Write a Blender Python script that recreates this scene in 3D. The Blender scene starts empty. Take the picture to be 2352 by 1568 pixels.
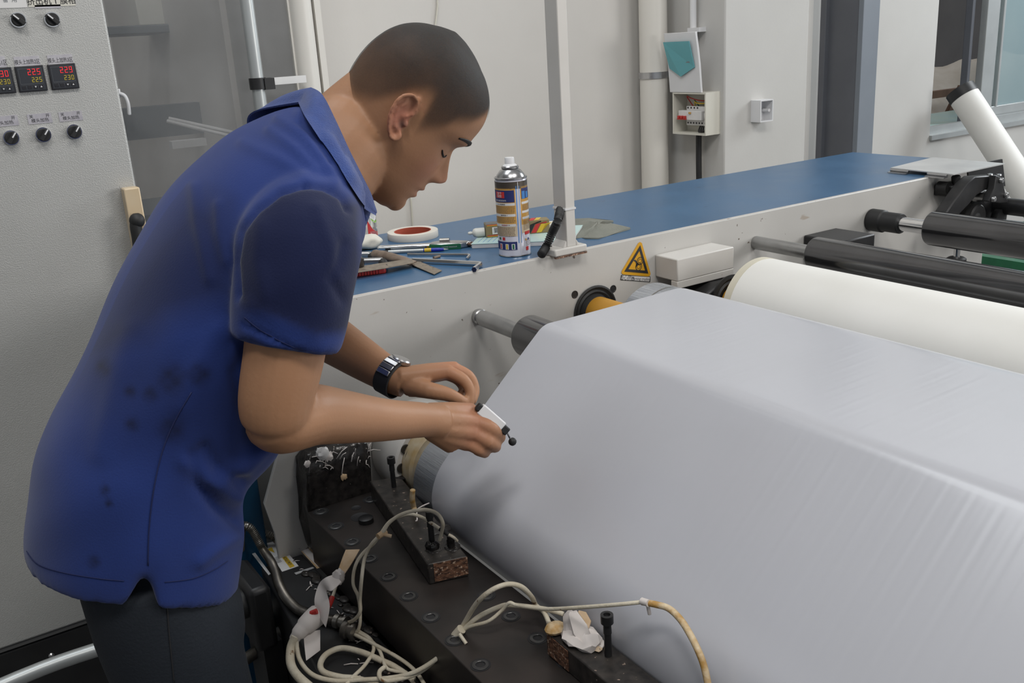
import bpy, bmesh, math, random
import numpy as np
from mathutils import Vector, Matrix
from mathutils.bvhtree import BVHTree
random.seed(7); np.random.seed(7)
PI = math.pi
scene = bpy.context.scene
COL = scene.collection

# ------------------------------------------------------------------ camera
FPX, CX, CY = 2180.0, 1176.0, 784.0
R = np.array([[0.83300312, -0.55006238, -0.05947423],
              [-0.21449323, -0.22198148, -0.95116606],
              [0.50999849, 0.80508111, -0.30289592]])
CAM = np.array([0.0, 0.0, 1.5])
cd = bpy.data.cameras.new('camera'); cam = bpy.data.objects.new('camera', cd); COL.objects.link(cam)
cd.sensor_width = 36.0; cd.lens = FPX / 2352 * 36.0; cd.clip_start = 0.05; cd.clip_end = 60
mw = Matrix.Identity(4)
for i in range(3):
    mw[i][0], mw[i][1], mw[i][2], mw[i][3] = R[0][i], -R[1][i], -R[2][i], CAM[i]
cam.matrix_world = mw
scene.camera = cam
def ray(u, v): return R.T @ np.array([(u - CX) / FPX, (v - CY) / FPX, 1.0])
def onY(u, v, Y): d = ray(u, v); return CAM + d * ((Y - CAM[1]) / d[1])
def onX(u, v, X): d = ray(u, v); return CAM + d * ((X - CAM[0]) / d[0])
def onZ(u, v, Z): d = ray(u, v); return CAM + d * ((Z - CAM[2]) / d[2])
def proj(p):
    q = (np.asarray(p, float) - CAM) @ R.T
    return CX + FPX * q[..., 0] / q[..., 2], CY + FPX * q[..., 1] / q[..., 2], q[..., 2]

# ------------------------------------------------------------------ light, world, exposure
w = bpy.data.worlds.new('world'); scene.world = w; w.use_nodes = True
w.node_tree.nodes['Background'].inputs[0].default_value = (0.90, 0.95, 1.0, 1)
w.node_tree.nodes['Background'].inputs[1].default_value = 0.50
def area(name, loc, target, sx, sy, power, color):
    l = bpy.data.lights.new(name, 'AREA'); l.shape = 'RECTANGLE'; l.size = sx; l.size_y = sy
    l.energy = power; l.color = color
    o = bpy.data.objects.new(name, l); COL.objects.link(o); o.location = loc
    o.rotation_euler = (Vector(target) - Vector(loc)).to_track_quat('-Z', 'Y').to_euler()
    return o
area('skylight_key', (1.5, -1.3, 4.5), (1.0, 1.6, 1.0), 1.5, .8, 52, (1.0, 0.97, 0.93))
area('skylight_left', (-0.45, -0.75, 4.5), (0.6, 1.2, 0.9), 0.9, 0.7, 48, (1.0, 0.98, 0.95))
area('window_light_right', (6.4, 1.2, 3.1), (1.4, 0.9, 1.0), 2.4, 1.6, 120, (0.92, 0.97, 1.0))
area('face_fill_light', (4.6, -2.8, 1.9), (0.7, 1.2, 1.25), 2.0, 1.4, 75, (1.0, 0.97, 0.94))  # added fill to brighten the man's face, no known window there
area('skylight_back', (0.2, 2.0, 4.6), (0.4, 1.3, 1.0), 2.2, 1.0, 44, (0.93, 0.97, 1.0))
area('far_room_fill', (6.6, 4.3, 4.2), (6.4, 5.0, 1.0), 1.2, .6, 26, (1.0, .97, .94))  # added fill that lifts the dark wall beyond the window
vs = scene.view_settings
vs.view_transform = 'Standard'; vs.look = 'None'; vs.gamma = 1.0; vs.exposure = 0.10; vs.use_curve_mapping = False

# ------------------------------------------------------------------ materials
def mat(name, c1, c2=None, scale=8.0, rough=0.5, metal=0.0, bump=0.0, bscale=60.0, stretch=(1, 1, 1),
        spec=0.5, emit=None, lo=0.35, hi=0.65, rvar=0.0, alpha=1.0, trans=0.0, detail=6.0, sheen=0.0, sub=0.0, ior=1.45):
    m = bpy.data.materials.new(name); m.use_nodes = True
    nt = m.node_tree; b = nt.nodes['Principled BSDF']
    b.inputs['Roughness'].default_value = rough; b.inputs['Metallic'].default_value = metal
    b.inputs['Specular IOR Level'].default_value = spec; b.inputs['Alpha'].default_value = alpha
    b.inputs['Transmission Weight'].default_value = trans; b.inputs['IOR'].default_value = ior
    b.inputs['Sheen Weight'].default_value = sheen
    if sub: 
        b.inputs['Subsurface Weight'].default_value = sub; b.inputs['Subsurface Radius'].default_value = (0.012, 0.005, 0.003)
    b.inputs['Base Color'].default_value = (*c1, 1)
    tc = nt.nodes.new('ShaderNodeTexCoord'); mp = nt.nodes.new('ShaderNodeMapping'); mp.inputs['Scale'].default_value = stretch
    nt.links.new(tc.outputs['Object'], mp.inputs['Vector'])
    if c2 is not None:
        n = nt.nodes.new('ShaderNodeTexNoise'); n.inputs['Scale'].default_value = scale; n.inputs['Detail'].default_value = detail
        r = nt.nodes.new('ShaderNodeValToRGB'); r.color_ramp.elements[0].position = lo; r.color_ramp.elements[1].position = hi
        r.color_ramp.elements[0].color = (*c1, 1); r.color_ramp.elements[1].color = (*c2, 1)
        nt.links.new(mp.outputs[0], n.inputs['Vector']); nt.links.new(n.outputs['Fac'], r.inputs['Fac'])
        nt.links.new(r.outputs['Color'], b.inputs['Base Color'])
        if rvar:
            mr = nt.nodes.new('ShaderNodeMapRange'); mr.inputs['To Min'].default_value = max(0.03, rough - rvar); mr.inputs['To Max'].default_value = min(1, rough + rvar)
            nt.links.new(n.outputs['Fac'], mr.inputs['Value']); nt.links.new(mr.outputs[0], b.inputs['Roughness'])
    if bump:
        n2 = nt.nodes.new('ShaderNodeTexNoise'); n2.inputs['Scale'].default_value = bscale; n2.inputs['Detail'].default_value = 4
        bp = nt.nodes.new('ShaderNodeBump'); bp.inputs['Strength'].default_value = bump; bp.inputs['Distance'].default_value = 0.002
        nt.links.new(mp.outputs[0], n2.inputs['Vector']); nt.links.new(n2.outputs['Fac'], bp.inputs['Height']); nt.links.new(bp.outputs[0], b.inputs['Normal'])
    if emit:
        b.inputs['Emission Color'].default_value = (*emit[:3], 1); b.inputs['Emission Strength'].default_value = emit[3]
    return m
def add_specks(m, col, scale, thr, stretch=(1, 1, 1), src='Object'):
    """chips and stains: a second thresholded noise mixed over the base colour"""
    nt = m.node_tree; b = nt.nodes['Principled BSDF']
    tc = nt.nodes.new('ShaderNodeTexCoord'); mp = nt.nodes.new('ShaderNodeMapping'); mp.inputs['Scale'].default_value = stretch
    n = nt.nodes.new('ShaderNodeTexNoise'); n.inputs['Scale'].default_value = scale; n.inputs['Detail'].default_value = 3
    r = nt.nodes.new('ShaderNodeValToRGB'); r.color_ramp.elements[0].position = thr; r.color_ramp.elements[1].position = min(1, thr + 0.03)
    mx = nt.nodes.new('ShaderNodeMix'); mx.data_type = 'RGBA'
    nt.links.new(tc.outputs['Object'], mp.inputs['Vector']); nt.links.new(mp.outputs[0], n.inputs['Vector']); nt.links.new(n.outputs['Fac'], r.inputs['Fac'])
    nt.links.new(r.outputs['Color'], mx.inputs['Factor'])
    if b.inputs['Base Color'].is_linked: nt.links.new(b.inputs['Base Color'].links[0].from_socket, mx.inputs['A'])
    else: mx.inputs['A'].default_value = b.inputs['Base Color'].default_value
    mx.inputs['B'].default_value = (*col, 1)
    nt.links.new(mx.outputs['Result'], b.inputs['Base Color'])
    return m
M = {}
M['wall'] = add_specks(mat('wall_paint', (.655, .635, .605), (.62, .60, .57), 2.5, .75, bump=.12, bscale=90), (.30, .26, .22), 26, .775)
M['wall2'] = mat('wall_paint_side', (.70, .665, .62), (.66, .625, .585), 3, .8, bump=.12, bscale=90)
M['pillar'] = add_specks(mat('pillar_paint', (.545, .535, .515), (.515, .505, .485), 3, .75, bump=.1, bscale=90), (.25, .21, .18), 18, .80)
M['floor'] = mat('floor_concrete', (.10, .10, .10), (.16, .155, .15), 3, .6, bump=.2)
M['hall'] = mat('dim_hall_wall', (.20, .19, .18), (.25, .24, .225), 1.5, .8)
M['ceil'] = mat('ceiling_sheet', (.45, .45, .44), (.5, .5, .49), 1, .8)
M['frame'] = add_specks(add_specks(mat('cream_enamel', (.52, .508, .485), (.49, .478, .455), 5, .42, bump=.05, bscale=180), (.12, .09, .07), 60, .725), (.40, .35, .30), 7, .715, (1, 1, 3))
M['cream'] = add_specks(mat('cream_enamel_small', (.58, .56, .53), (.54, .52, .49), 9, .45), (.22, .11, .07), 30, .74)
M['blue_top'] = add_specks(mat('blue_enamel', (.038, .105, .205), (.046, .12, .228), 6, .33, bump=.06, bscale=120, rvar=.08), (.02, .035, .06), 34, .715, (.5, 1.6, 1))
M['edge'] = add_specks(mat('worn_edge_paint', (.54, .515, .485), (.47, .44, .41), 20, .5), (.13, .08, .06), 40, .70, (.4, 1, 1))
M['teal'] = mat('blue_machine_paint', (.010, .075, .16), (.008, .06, .13), 5, .4, bump=.05)
M['film'] = None
M['steel'] = mat('brushed_steel', (.55, .55, .55), (.45, .45, .46), 30, .30, 1.0, stretch=(1, 1, 1), rvar=.08)
M['chrome'] = mat('polished_chrome', (.75, .75, .76), (.70, .70, .71), 14, .13, 1.0, bump=.02)
M['darksteel'] = mat('dark_ground_roller', (.11, .11, .115), (.125, .125, .13), 12, .13, .9, rvar=.02)
M['shaft'] = add_specks(mat('dull_shaft_steel', (.33, .33, .33), (.42, .42, .42), 20, .32, .9), (.08, .06, .05), 40, .74)
M['silver'] = mat('rubbed_silver_roll', (.60, .63, .68), (.38, .40, .44), 5, .30, .85, stretch=(60, 1.5, 60), rvar=.12, lo=.3, hi=.7, bump=.25, bscale=8)
M['white_roll'] = mat('white_silicone_roll', (.74, .73, .70), (.70, .69, .655), 5, .55, bump=.03)
M['roll_end'] = mat('aged_roll_end', (.60, .57, .47), (.55, .51, .41), 8, .6)
M['yellow'] = mat('ochre_paint', (.55, .28, .03), (.45, .22, .03), 12, .45)
M['black'] = mat('black_paint', (.012, .012, .013), (.02, .02, .021), 10, .45, bump=.1)
M['blackmetal'] = mat('black_oxide', (.022, .022, .024), (.045, .044, .044), 14, .40, .5, bump=.1)
M['rubber'] = mat('black_rubber', (.014, .014, .015), (.02, .02, .02), 20, .55)
M['die'] = add_specks(mat('oiled_die_steel', (.030, .027, .026), (.058, .048, .044), 9, .38, .45, bump=.12, bscale=40, rvar=.1), (.16, .13, .11), 22, .76, (1, .3, 1))
M['gunk'] = add_specks(mat('burnt_resin', (.012, .011, .011), (.032, .028, .026), 80, .22, .1, bump=1.0, bscale=55), (.38, .33, .29), 130, .70)
M['rust'] = add_specks(mat('rusty_heater_end', (.035, .018, .014), (.22, .11, .065), 110, .5, .1, bump=.6, bscale=90, stretch=(1, 1, 2.2)), (.42, .30, .22), 210, .60)
M['heater'] = add_specks(mat('sooty_heater', (.025, .023, .022), (.055, .048, .043), 60, .36, .3, bump=.4, bscale=50), (.33, .25, .20), 120, .68)
M['wire'] = add_specks(mat('woven_white_sleeve', (.62, .57, .46), (.52, .46, .35), 40, .6, bump=.4, bscale=300), (.20, .11, .05), 45, .70)
M['burnt'] = mat('scorched_sleeve', (.42, .24, .07), (.66, .55, .38), 60, .6, bump=.4, bscale=200)
M['tape'] = add_specks(mat('white_cloth_tape', (.66, .61, .58), (.60, .55, .52), 25, .6), (.24, .15, .08), 40, .73)
M['browntape'] = add_specks(mat('scorched_tape', (.50, .33, .17), (.62, .48, .34), 30, .6), (.05, .03, .02), 60, .66)
M['conduit'] = mat('conduit_steel', (.36, .34, .31), (.26, .245, .225), 40, .32, .9)
M['cab'] = mat('grey_textured_paint', (.46, .46, .445), (.425, .425, .41), 4, .42, .25, bump=.5, bscale=420)
M['cabgap'] = mat('cabinet_gap_strip', (.10, .10, .10))
M['digit_red'] = mat('red_led', (.3, .01, .01), emit=(1.0, .03, .04, .8))
M['digit_yel'] = mat('yellow_led', (.2, .15, .01), emit=(.55, .42, .03, .6))
M['meter'] = mat('meter_black', (.018, .018, .022), (.024, .024, .028), 20, .35)
M['meterface'] = mat('meter_face', (.035, .038, .045), (.045, .048, .055), 8, .25)
M['print_grey'] = mat('grey_print', (.16, .17, .18))
M['ink'] = mat('black_ink', (.02, .02, .022))
M['redink'] = mat('red_ink', (.50, .03, .03))
M['foil'] = mat('glossy_label', (.62, .60, .62), (.48, .46, .50), 60, .22, .3, rvar=.1)
M['paper'] = mat('white_paper', (.68, .67, .66), (.63, .62, .61), 20, .6)
M['white_plastic'] = mat('white_plastic', (.70, .70, .71), (.66, .66, .67), 6, .35)
M['ivory'] = mat('ivory_plastic', (.64, .62, .55), (.60, .58, .51), 6, .4)
M['pvc'] = mat('white_pvc_pipe', (.70, .675, .625), (.66, .635, .585), 3, .38, stretch=(6, 6, .4))
M['alu'] = mat('aluminium', (.66, .66, .65), (.54, .54, .54), 7, .38, .45, bump=.05)
M['alu_dull'] = mat('dull_aluminium', (.48, .50, .50), (.42, .44, .44), 6, .38, .5)
M['greysteel'] = mat('grey_painted_steel', (.115, .122, .142), (.13, .138, .158), 5, .45)
M['greysteel_lit'] = mat('lit_grey_painted_steel', (.19, .215, .25), (.205, .23, .265), 5, .45)  # paler copy of the grey: light on the front flange put into colour
M['turq'] = mat('turquoise_clear_plastic', (.17, .50, .55), rough=.2, trans=.2, alpha=.9)
M['red'] = mat('red_plastic', (.50, .035, .03), (.42, .03, .025), 20, .4)
M['green'] = mat('green_plastic', (.012, .13, .055), (.01, .10, .045), 20, .4)
M['bluep'] = mat('blue_plastic', (.015, .03, .36), (.012, .025, .30), 20, .3)
M['yellowp'] = mat('yellow_print', (.62, .42, .03), (.58, .38, .03), 20, .4)
M['signyellow'] = mat('sign_yellow', (.66, .34, .015), (.62, .31, .012), 10, .35)
M['orange'] = mat('can_orange', (.52, .28, .06), (.58, .33, .09), 6, .3)
M['peach'] = mat('can_cream', (.56, .43, .27), (.60, .50, .36), 6, .3)
M['navy'] = mat('navy_print', (.02, .03, .13))
M['lilac'] = mat('can_white', (.60, .60, .68), (.55, .55, .62), 10, .25, .2)
M['skyblue'] = mat('light_blue_print', (.05, .20, .50))
M['can_dark'] = mat('can_bare_tin', (.075, .06, .05), (.10, .085, .07), 20, .3, .4)
M['tin'] = mat('tinplate', (.50, .50, .50), (.40, .40, .41), 10, .24, .95)
M['wood'] = add_specks(mat('dirty_brown_handle', (.14, .10, .075), (.22, .165, .125), 50, .55), (.04, .03, .02), 30, .70)
M['blade'] = add_specks(mat('dirty_blade', (.20, .165, .13), (.29, .24, .185), 70, .45, .35), (.03, .025, .02), 110, .66)
M['tape_core'] = mat('red_card_core', (.42, .075, .035), (.36, .06, .03), 12, .6)
M['cream_tape'] = mat('cream_tape', (.68, .64, .57), (.64, .60, .53), 10, .5)
M['wax'] = mat('white_foam_lump', (.66, .63, .56), (.60, .57, .50), 12, .6, bump=.6, bscale=60)
M['clear'] = mat('clear_bottle', (.95, .97, .98), rough=.06, trans=.92, ior=1.2)
M['olive'] = mat('olive_card', (.20, .155, .075), (.23, .18, .09), 10, .45)
M['tube'] = mat('milky_tube', (.62, .62, .58), (.58, .58, .54), 10, .35)
M['mint'] = mat('pale_blue_cover', (.42, .60, .62), (.48, .62, .58), 8, .35)
M['cloth'] = mat('grey_green_cloth', (.165, .17, .145), (.20, .20, .17), 20, .8, bump=.5, bscale=200)
M['glass'] = mat('hazy_glass_pane', (.36, .37, .38), (.22, .23, .24), 5, .12, alpha=.24, spec=.5)  # grey haze put into the colour to lift the dark pane
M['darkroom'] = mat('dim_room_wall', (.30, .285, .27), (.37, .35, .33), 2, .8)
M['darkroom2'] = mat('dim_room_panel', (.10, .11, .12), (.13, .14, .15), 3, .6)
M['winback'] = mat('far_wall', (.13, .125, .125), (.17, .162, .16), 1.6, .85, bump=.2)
M['tarp'] = mat('pale_tarpaulin', (.50, .45, .39), (.58, .54, .49), 8, .7, bump=.8, bscale=14)
M['brown'] = mat('brown_wood', (.17, .10, .07), (.22, .13, .09), 12, .6, stretch=(1, 1, .2))
M['winglass'] = mat('window_glass_tinted', (.30, .42, .45), (.36, .47, .49), 1.5, .12, alpha=.55, spec=.6)
M['skin'] = None
M['trouser'] = mat('navy_work_trousers', (.0075, .011, .017), (.011, .015, .022), 6, .8, bump=.3, bscale=300)
M['shoe'] = mat('black_shoe', (.02, .02, .02))
M['hairline'] = mat('black_hair', (.012, .011, .011), rough=.6)
M['button'] = mat('dark_button', (.05, .055, .07), rough=.25)
M['lime'] = mat('green_leafprint', (.22, .42, .06))

# film: fine streaks along the web direction
def film_mat():
    m = mat('white_plastic_web', (.455, .46, .495), (.435, .44, .472), 3, .38, spec=.65, sheen=.0)
    nt = m.node_tree; b = nt.nodes['Principled BSDF']
    uv = nt.nodes.new('ShaderNodeUVMap'); mp = nt.nodes.new('ShaderNodeMapping'); mp.inputs['Scale'].default_value = (60, .8, 1)
    n = nt.nodes.new('ShaderNodeTexNoise'); n.inputs['Scale'].default_value = 1.0; n.inputs['Detail'].default_value = 1.5
    bp = nt.nodes.new('ShaderNodeBump'); bp.inputs['Strength'].default_value = .05; bp.inputs['Distance'].default_value = .0012
    nt.links.new(uv.outputs[0], mp.inputs['Vector']); nt.links.new(mp.outputs[0], n.inputs['Vector']); nt.links.new(n.outputs['Fac'], bp.inputs['Height'])
    mr = nt.nodes.new('ShaderNodeMapRange'); mr.inputs['To Min'].default_value = .20; mr.inputs['To Max'].default_value = .42
    b.inputs['Roughness'].default_value = .34; b.inputs['Coat Weight'].default_value = .3; b.inputs['Coat Roughness'].default_value = .16
    return m
M['film'] = film_mat()
def attr_mat(name, base, rough, layers, bump, bscale, sheen=0.0, sub=0.0, c2=None):
    """colour layers driven by named point attributes (worn or darker cloth, reddened skin)"""
    m = mat(name, base, c2, 9, rough, bump=bump, bscale=bscale, sheen=sheen, sub=sub)
    nt = m.node_tree; b = nt.nodes['Principled BSDF']
    for an, col in layers:
        at = nt.nodes.new('ShaderNodeAttribute'); at.attribute_name = an
        mx = nt.nodes.new('ShaderNodeMix'); mx.data_type = 'RGBA'
        nt.links.new(at.outputs['Fac'], mx.inputs['Factor'])
        if b.inputs['Base Color'].is_linked: nt.links.new(b.inputs['Base Color'].links[0].from_socket, mx.inputs['A'])
        else: mx.inputs['A'].default_value = (*base, 1)
        mx.inputs['B'].default_value = (*col, 1)
        nt.links.new(mx.outputs['Result'], b.inputs['Base Color'])
    return m
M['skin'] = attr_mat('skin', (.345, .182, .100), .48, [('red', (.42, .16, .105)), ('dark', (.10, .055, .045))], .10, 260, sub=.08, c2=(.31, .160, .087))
M['shirt'] = attr_mat('blue_pique_cotton', (.0130, .030, .142), .85, [('darker', (.0050, .0088, .040)), ('stain', (.005, .0085, .036))], .18, 420, sheen=.12, c2=(.0155, .034, .156))

M['shirt'].node_tree.nodes['Principled BSDF'].inputs['Specular IOR Level'].default_value = .2
M['skin'].node_tree.nodes['Principled BSDF'].inputs['Specular IOR Level'].default_value = .35
# ------------------------------------------------------------------ mesh builder
class MB:
    def __init__(s): s.v = []; s.f = []; s.uv = None
    def add(s, vs, fs):
        o = len(s.v); s.v.extend([tuple(map(float, p)) for p in vs]); s.f.extend([tuple(i + o for i in f) for f in fs]); return s
    def box(s, lo, hi, rot=None, c=None):
        lo = np.array(lo, float); hi = np.array(hi, float)
        P = np.array([[x, y, z] for x in (0, 1) for y in (0, 1) for z in (0, 1)]) * (hi - lo) + lo
        if rot is not None:
            c = (lo + hi) / 2 if c is None else np.array(c); P = (P - c) @ np.array(rot).T + c
        return s.add(P, [(0, 1, 3, 2), (4, 6, 7, 5), (0, 4, 5, 1), (2, 3, 7, 6), (0, 2, 6, 4), (1, 5, 7, 3)])
    def rings(s, rs, cap=True, close=False):
        n = len(rs[0]); vs = [p for r in rs for p in r]; fs = []
        k = len(rs)
        for i in range(k if close else k - 1):
            a = i * n; b = ((i + 1) % k) * n
            for j in range(n): fs.append((a + j, a + (j + 1) % n, b + (j + 1) % n, b + j))
        if cap and not close:
            fs.append(tuple(range(n))[::-1]); fs.append(tuple(range((k - 1) * n, k * n)))
        return s.add(vs, fs)
    def tube(s, pts, r, n=12, cap=True, ry=None, up=None, close=False):
        pts = [np.array(p, float) for p in pts]; k = len(pts)
        rr = r if hasattr(r, '__len__') else [r] * k
        ryy = rr if ry is None else (ry if hasattr(ry, '__len__') else [ry] * k)
        T = []
        for i in range(k):
            if close: a, b = pts[(i - 1) % k], pts[(i + 1) % k]
            else: a, b = pts[max(0, i - 1)], pts[min(k - 1, i + 1)]
            t = b - a; T.append(t / (np.linalg.norm(t) + 1e-12))
        u = np.array(up if up is not None else (0, 0, 1), float)
        if abs(T[0] @ u) > .95 and up is None: u = np.array((1., 0, 0))
        rs = []
        for i in range(k):
            if up is not None: u = np.array(up, float)
            u = u - T[i] * (u @ T[i]); u /= np.linalg.norm(u) + 1e-12; v = np.cross(T[i], u)
            rs.append([pts[i] + rr[i] * math.cos(a) * v + ryy[i] * math.sin(a) * u for a in np.arange(n) * 2 * PI / n])
        return s.rings(rs, cap, close)
    def cyl(s, a, b, r, r2=None, n=32): return s.tube([a, b], [r, r if r2 is None else r2], n)
    def lathe(s, prof, o, ax=(0, 0, 1), n=32, cap=True):
        o = np.array(o, float); ax = np.array(ax, float); ax /= np.linalg.norm(ax)
        t = np.array((1., 0, 0)) if abs(ax[0]) < .9 else np.array((0, 1., 0))
        u = t - ax * (t @ ax); u /= np.linalg.norm(u); v = np.cross(ax, u)
        return s.rings([[o + ax * h + r * (math.cos(a) * u + math.sin(a) * v) for a in np.arange(n) * 2 * PI / n] for r, h in prof], cap)
    def prism(s, poly, d):
        """closed 3-D polygon pushed along vector d"""
        n = len(poly); d = np.array(d, float); A = [np.array(p, float) for p in poly]
        vs = A + [p + d for p in A]
        return s.add(vs, [tuple(range(n))[::-1], tuple(range(n, 2 * n))] + [(i, (i + 1) % n, n + (i + 1) % n, n + i) for i in range(n)])
    def sphere(s, c, r, n=16, sc=(1, 1, 1), rot=None):
        c = np.array(c, float); rs = []
        for i in range(1, n // 2):
            t = PI * i / (n // 2)
            ring = [np.array((math.sin(t) * math.cos(a), math.sin(t) * math.sin(a), math.cos(t))) * sc * r for a in np.arange(n) * 2 * PI / n]
            if rot is not None: ring = [np.array(rot) @ p for p in ring]
            rs.append([c + p for p in ring])
        return s.rings(rs)
    def grid(s, P, closeu=False):
        P = np.asarray(P); a, b = P.shape[:2]; fs = []
        for i in range(a - 1):
            for j in range(b if closeu else b - 1):
                fs.append((i * b + j, i * b + (j + 1) % b, (i + 1) * b + (j + 1) % b, (i + 1) * b + j))
        return s.add(P.reshape(-1, 3), fs)
WORLD = {}
def basic(o, base): WORLD[o.name] = np.array(base, float)
def tag(o, label=None, cat=None, group=None, kind=None):
    for k, v in (('label', label), ('category', cat), ('group', group), ('kind', kind)):
        if v: o[k] = v
    return o
def empty(name, base, label, cat, group=None):
    o = bpy.data.objects.new(name, None); COL.objects.link(o); o.location = base; o.empty_display_size = .05
    basic(o, base); return tag(o, label, cat, group)
def fixn(me):
    bm = bmesh.new(); bm.from_mesh(me); bmesh.ops.recalc_face_normals(bm, faces=bm.faces); bm.to_mesh(me); bm.free()
def obj(name, mb, m, parent=None, label=None, cat=None, group=None, kind=None, bevel=0, seg=2, smooth=40, base=None, fix=True):
    V = np.array(mb.v)
    if base is None: base = np.array([(V[:, 0].min() + V[:, 0].max()) / 2, (V[:, 1].min() + V[:, 1].max()) / 2, V[:, 2].min()])
    me = bpy.data.meshes.new(name); me.from_pydata((V - base).tolist(), [], mb.f)
    if fix: fixn(me)
    me.materials.append(M[m] if isinstance(m, str) else m)
    if smooth:
        me.polygons.foreach_set('use_smooth', [True] * len(me.polygons))
        if smooth < 180: me.set_sharp_from_angle(angle=math.radians(smooth))
    o = bpy.data.objects.new(name, me); COL.objects.link(o)
    pb = WORLD[parent.name] if parent else np.zeros(3)
    o.parent = parent; o.location = base - pb; basic(o, base)
    if bevel:
        b = o.modifiers.new('bevel', 'BEVEL'); b.width = bevel; b.segments = seg; b.limit_method = 'ANGLE'; b.angle_limit = math.radians(40)
    return tag(o, label, cat, group, kind)
def copy_tree(o, offset, parent=None, label=None):
    c = o.copy(); COL.objects.link(c); c.parent = parent
    if parent is None: c.location = o.location + Vector(offset)
    WORLD[c.name] = WORLD[o.name] + np.array(offset)
    if label: c['label'] = label
    for ch in list(o.children): copy_tree(ch, offset, c)
    return c
def text_mb(mb, s, size, o, xd, yd, depth=.0003, ax='CENTER', shear=0.0, sx=1.0, bold=0.0):
    cu = bpy.data.curves.new('t', 'FONT'); cu.body = s; cu.size = size; cu.align_x = ax; cu.align_y = 'CENTER'; cu.shear = shear
    cu.offset = bold; cu.resolution_u = 2
    to = bpy.data.objects.new('t', cu); COL.objects.link(to)
    dg = bpy.context.evaluated_depsgraph_get(); dg.update()
    me = bpy.data.meshes.new_from_object(to.evaluated_get(dg))
    xd = np.array(xd, float); xd /= np.linalg.norm(xd); yd = np.array(yd, float); yd = yd - xd * (yd @ xd); yd /= np.linalg.norm(yd); nd = np.cross(xd, yd)
    V = [np.array(o) + xd * v.co.x * sx + yd * v.co.y + nd * depth for v in me.vertices]
    mb.add(V, [tuple(p.vertices) for p in me.polygons])
    bpy.data.objects.remove(to); bpy.data.curves.remove(cu); bpy.data.meshes.remove(me)
    return mb
def text(name, s, size, o, xd, yd, m, parent, **k):
    mb = text_mb(MB(), s, size, o, xd, yd, **k)
    if mb.v: return obj(name, mb, m, parent, smooth=0, fix=False)
def spline(P, k=8):
    P = [np.array(p, float) for p in P]; out = []
    for i in range(len(P) - 1):
        a, b, c, d = P[max(0, i - 1)], P[i], P[i + 1], P[min(len(P) - 1, i + 2)]
        for t in np.arange(k) / k:
            out.append(.5 * ((2 * b) + (-a + c) * t + (2 * a - 5 * b + 4 * c - d) * t * t + (-a + 3 * b - 3 * c + d) * t ** 3))
    out.append(P[-1]); return out
def resample(P, step):
    P = np.array(P); L = np.r_[0, np.cumsum(np.linalg.norm(np.diff(P, axis=0), axis=1))]
    n = max(2, int(L[-1] / step)); t = np.linspace(0, L[-1], n)
    return [np.array([np.interp(x, L, P[:, i]) for i in range(3)]) for x in t]
def struct(name, mb, m, **k): return obj(name, mb, m, kind='structure', **k)

YF = 1.607      # front face of the machine side frame
ZT = 1.06       # its blue top

# ================================================================== SETTING
struct('floor', MB().box((-4, -4, -.1), (10, 8, 0)), 'floor')
struct('ceiling', MB().box((-4, -4.4, 4.8), (10, 8, 4.9)), 'ceil')
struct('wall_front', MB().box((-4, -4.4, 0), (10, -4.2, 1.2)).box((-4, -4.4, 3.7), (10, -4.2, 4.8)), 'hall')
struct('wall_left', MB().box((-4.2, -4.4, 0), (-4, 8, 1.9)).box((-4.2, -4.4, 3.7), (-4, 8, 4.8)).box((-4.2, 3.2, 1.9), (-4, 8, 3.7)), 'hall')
XC = 2.647
struct('wall_back', MB().box((1.02, 3.0, 0), (XC, 3.2, 4.8)), 'wall')
struct('wall_column', MB().box((XC, 2.603, 0), (3.10, 3.2, 4.8)), 'pillar', bevel=.006)
struct('wall_niche', MB().box((3.10, 3.0, 0), (3.6, 3.2, 4.8)), 'wall2')
xw = onY(2150, 100, 3.0)[0]; zs = .885
struct('wall_right', MB().box((3.6, 3.0, 0), (xw, 3.2, 4.8)).box((xw, 3.0, 0), (9.5, 3.2, zs)).box((xw, 3.0, 2.7), (9.5, 3.2, 4.8)), 'pillar')
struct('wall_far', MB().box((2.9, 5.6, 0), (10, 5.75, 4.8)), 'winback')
struct('wall_partition', MB().box((1.045, 2.53, 0), (1.06, 3.2, 4.8)).box((1.0, 3.2, 0), (1.06, 5.0, 4.8)).box((-1.5, 4.9, 0), (1.0, 5.0, 4.8)), 'wall2')
struct('trim_1', MB().cyl((3.205, 2.74, 0), (3.205, 2.74, 4.8), .032, n=20), 'pvc')

# window on the right: sill, frame, sliding sash
wn = empty('window_1', (xw + 1.5, 3.05, zs), None, None); wn['kind'] = 'structure'
struct('window_sill', MB().box((xw, 2.985, zs - .012), (8.2, 3.2, zs + .012)).box((xw, 3.03, zs + .012), (8.2, 3.06, zs + .05)), 'alu_dull', parent=wn)
del bpy.data.objects['window_sill']['kind']
g = bpy.data.objects['window_sill']
xs = onY(2246, 200, 3.09)[0]
def bars(name, rects, y0, y1, m):
    mb = MB()
    for (x0, z0, x1, z1) in rects: mb.box((x0, y0, z0), (x1, y1, z1))
    return obj(name, mb, m, wn, bevel=.003)
bars('sash_frame', [(xs, zs + .012, xs + .115, 2.65), (xs + .115, zs + .012, 8.0, zs + .10), (xs + .115, 2.58, 8.0, 2.65), (7.9, zs + .1, 8.0, 2.58)], 3.07, 3.11, 'alu_dull')
bars('sash_bead', [(xs + .145, zs + .1, xs + .165, 2.58)], 3.065, 3.10, 'alu_dull')
bars('window_jamb', [(xs - .06, zs + .012, xs - .035, 2.65)], 3.12, 3.16, 'greysteel')
obj('window_pane', MB().box((xs + .11, 3.087, zs + .09), (7.92, 3.092, 2.6)), 'winglass', wn)

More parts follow.
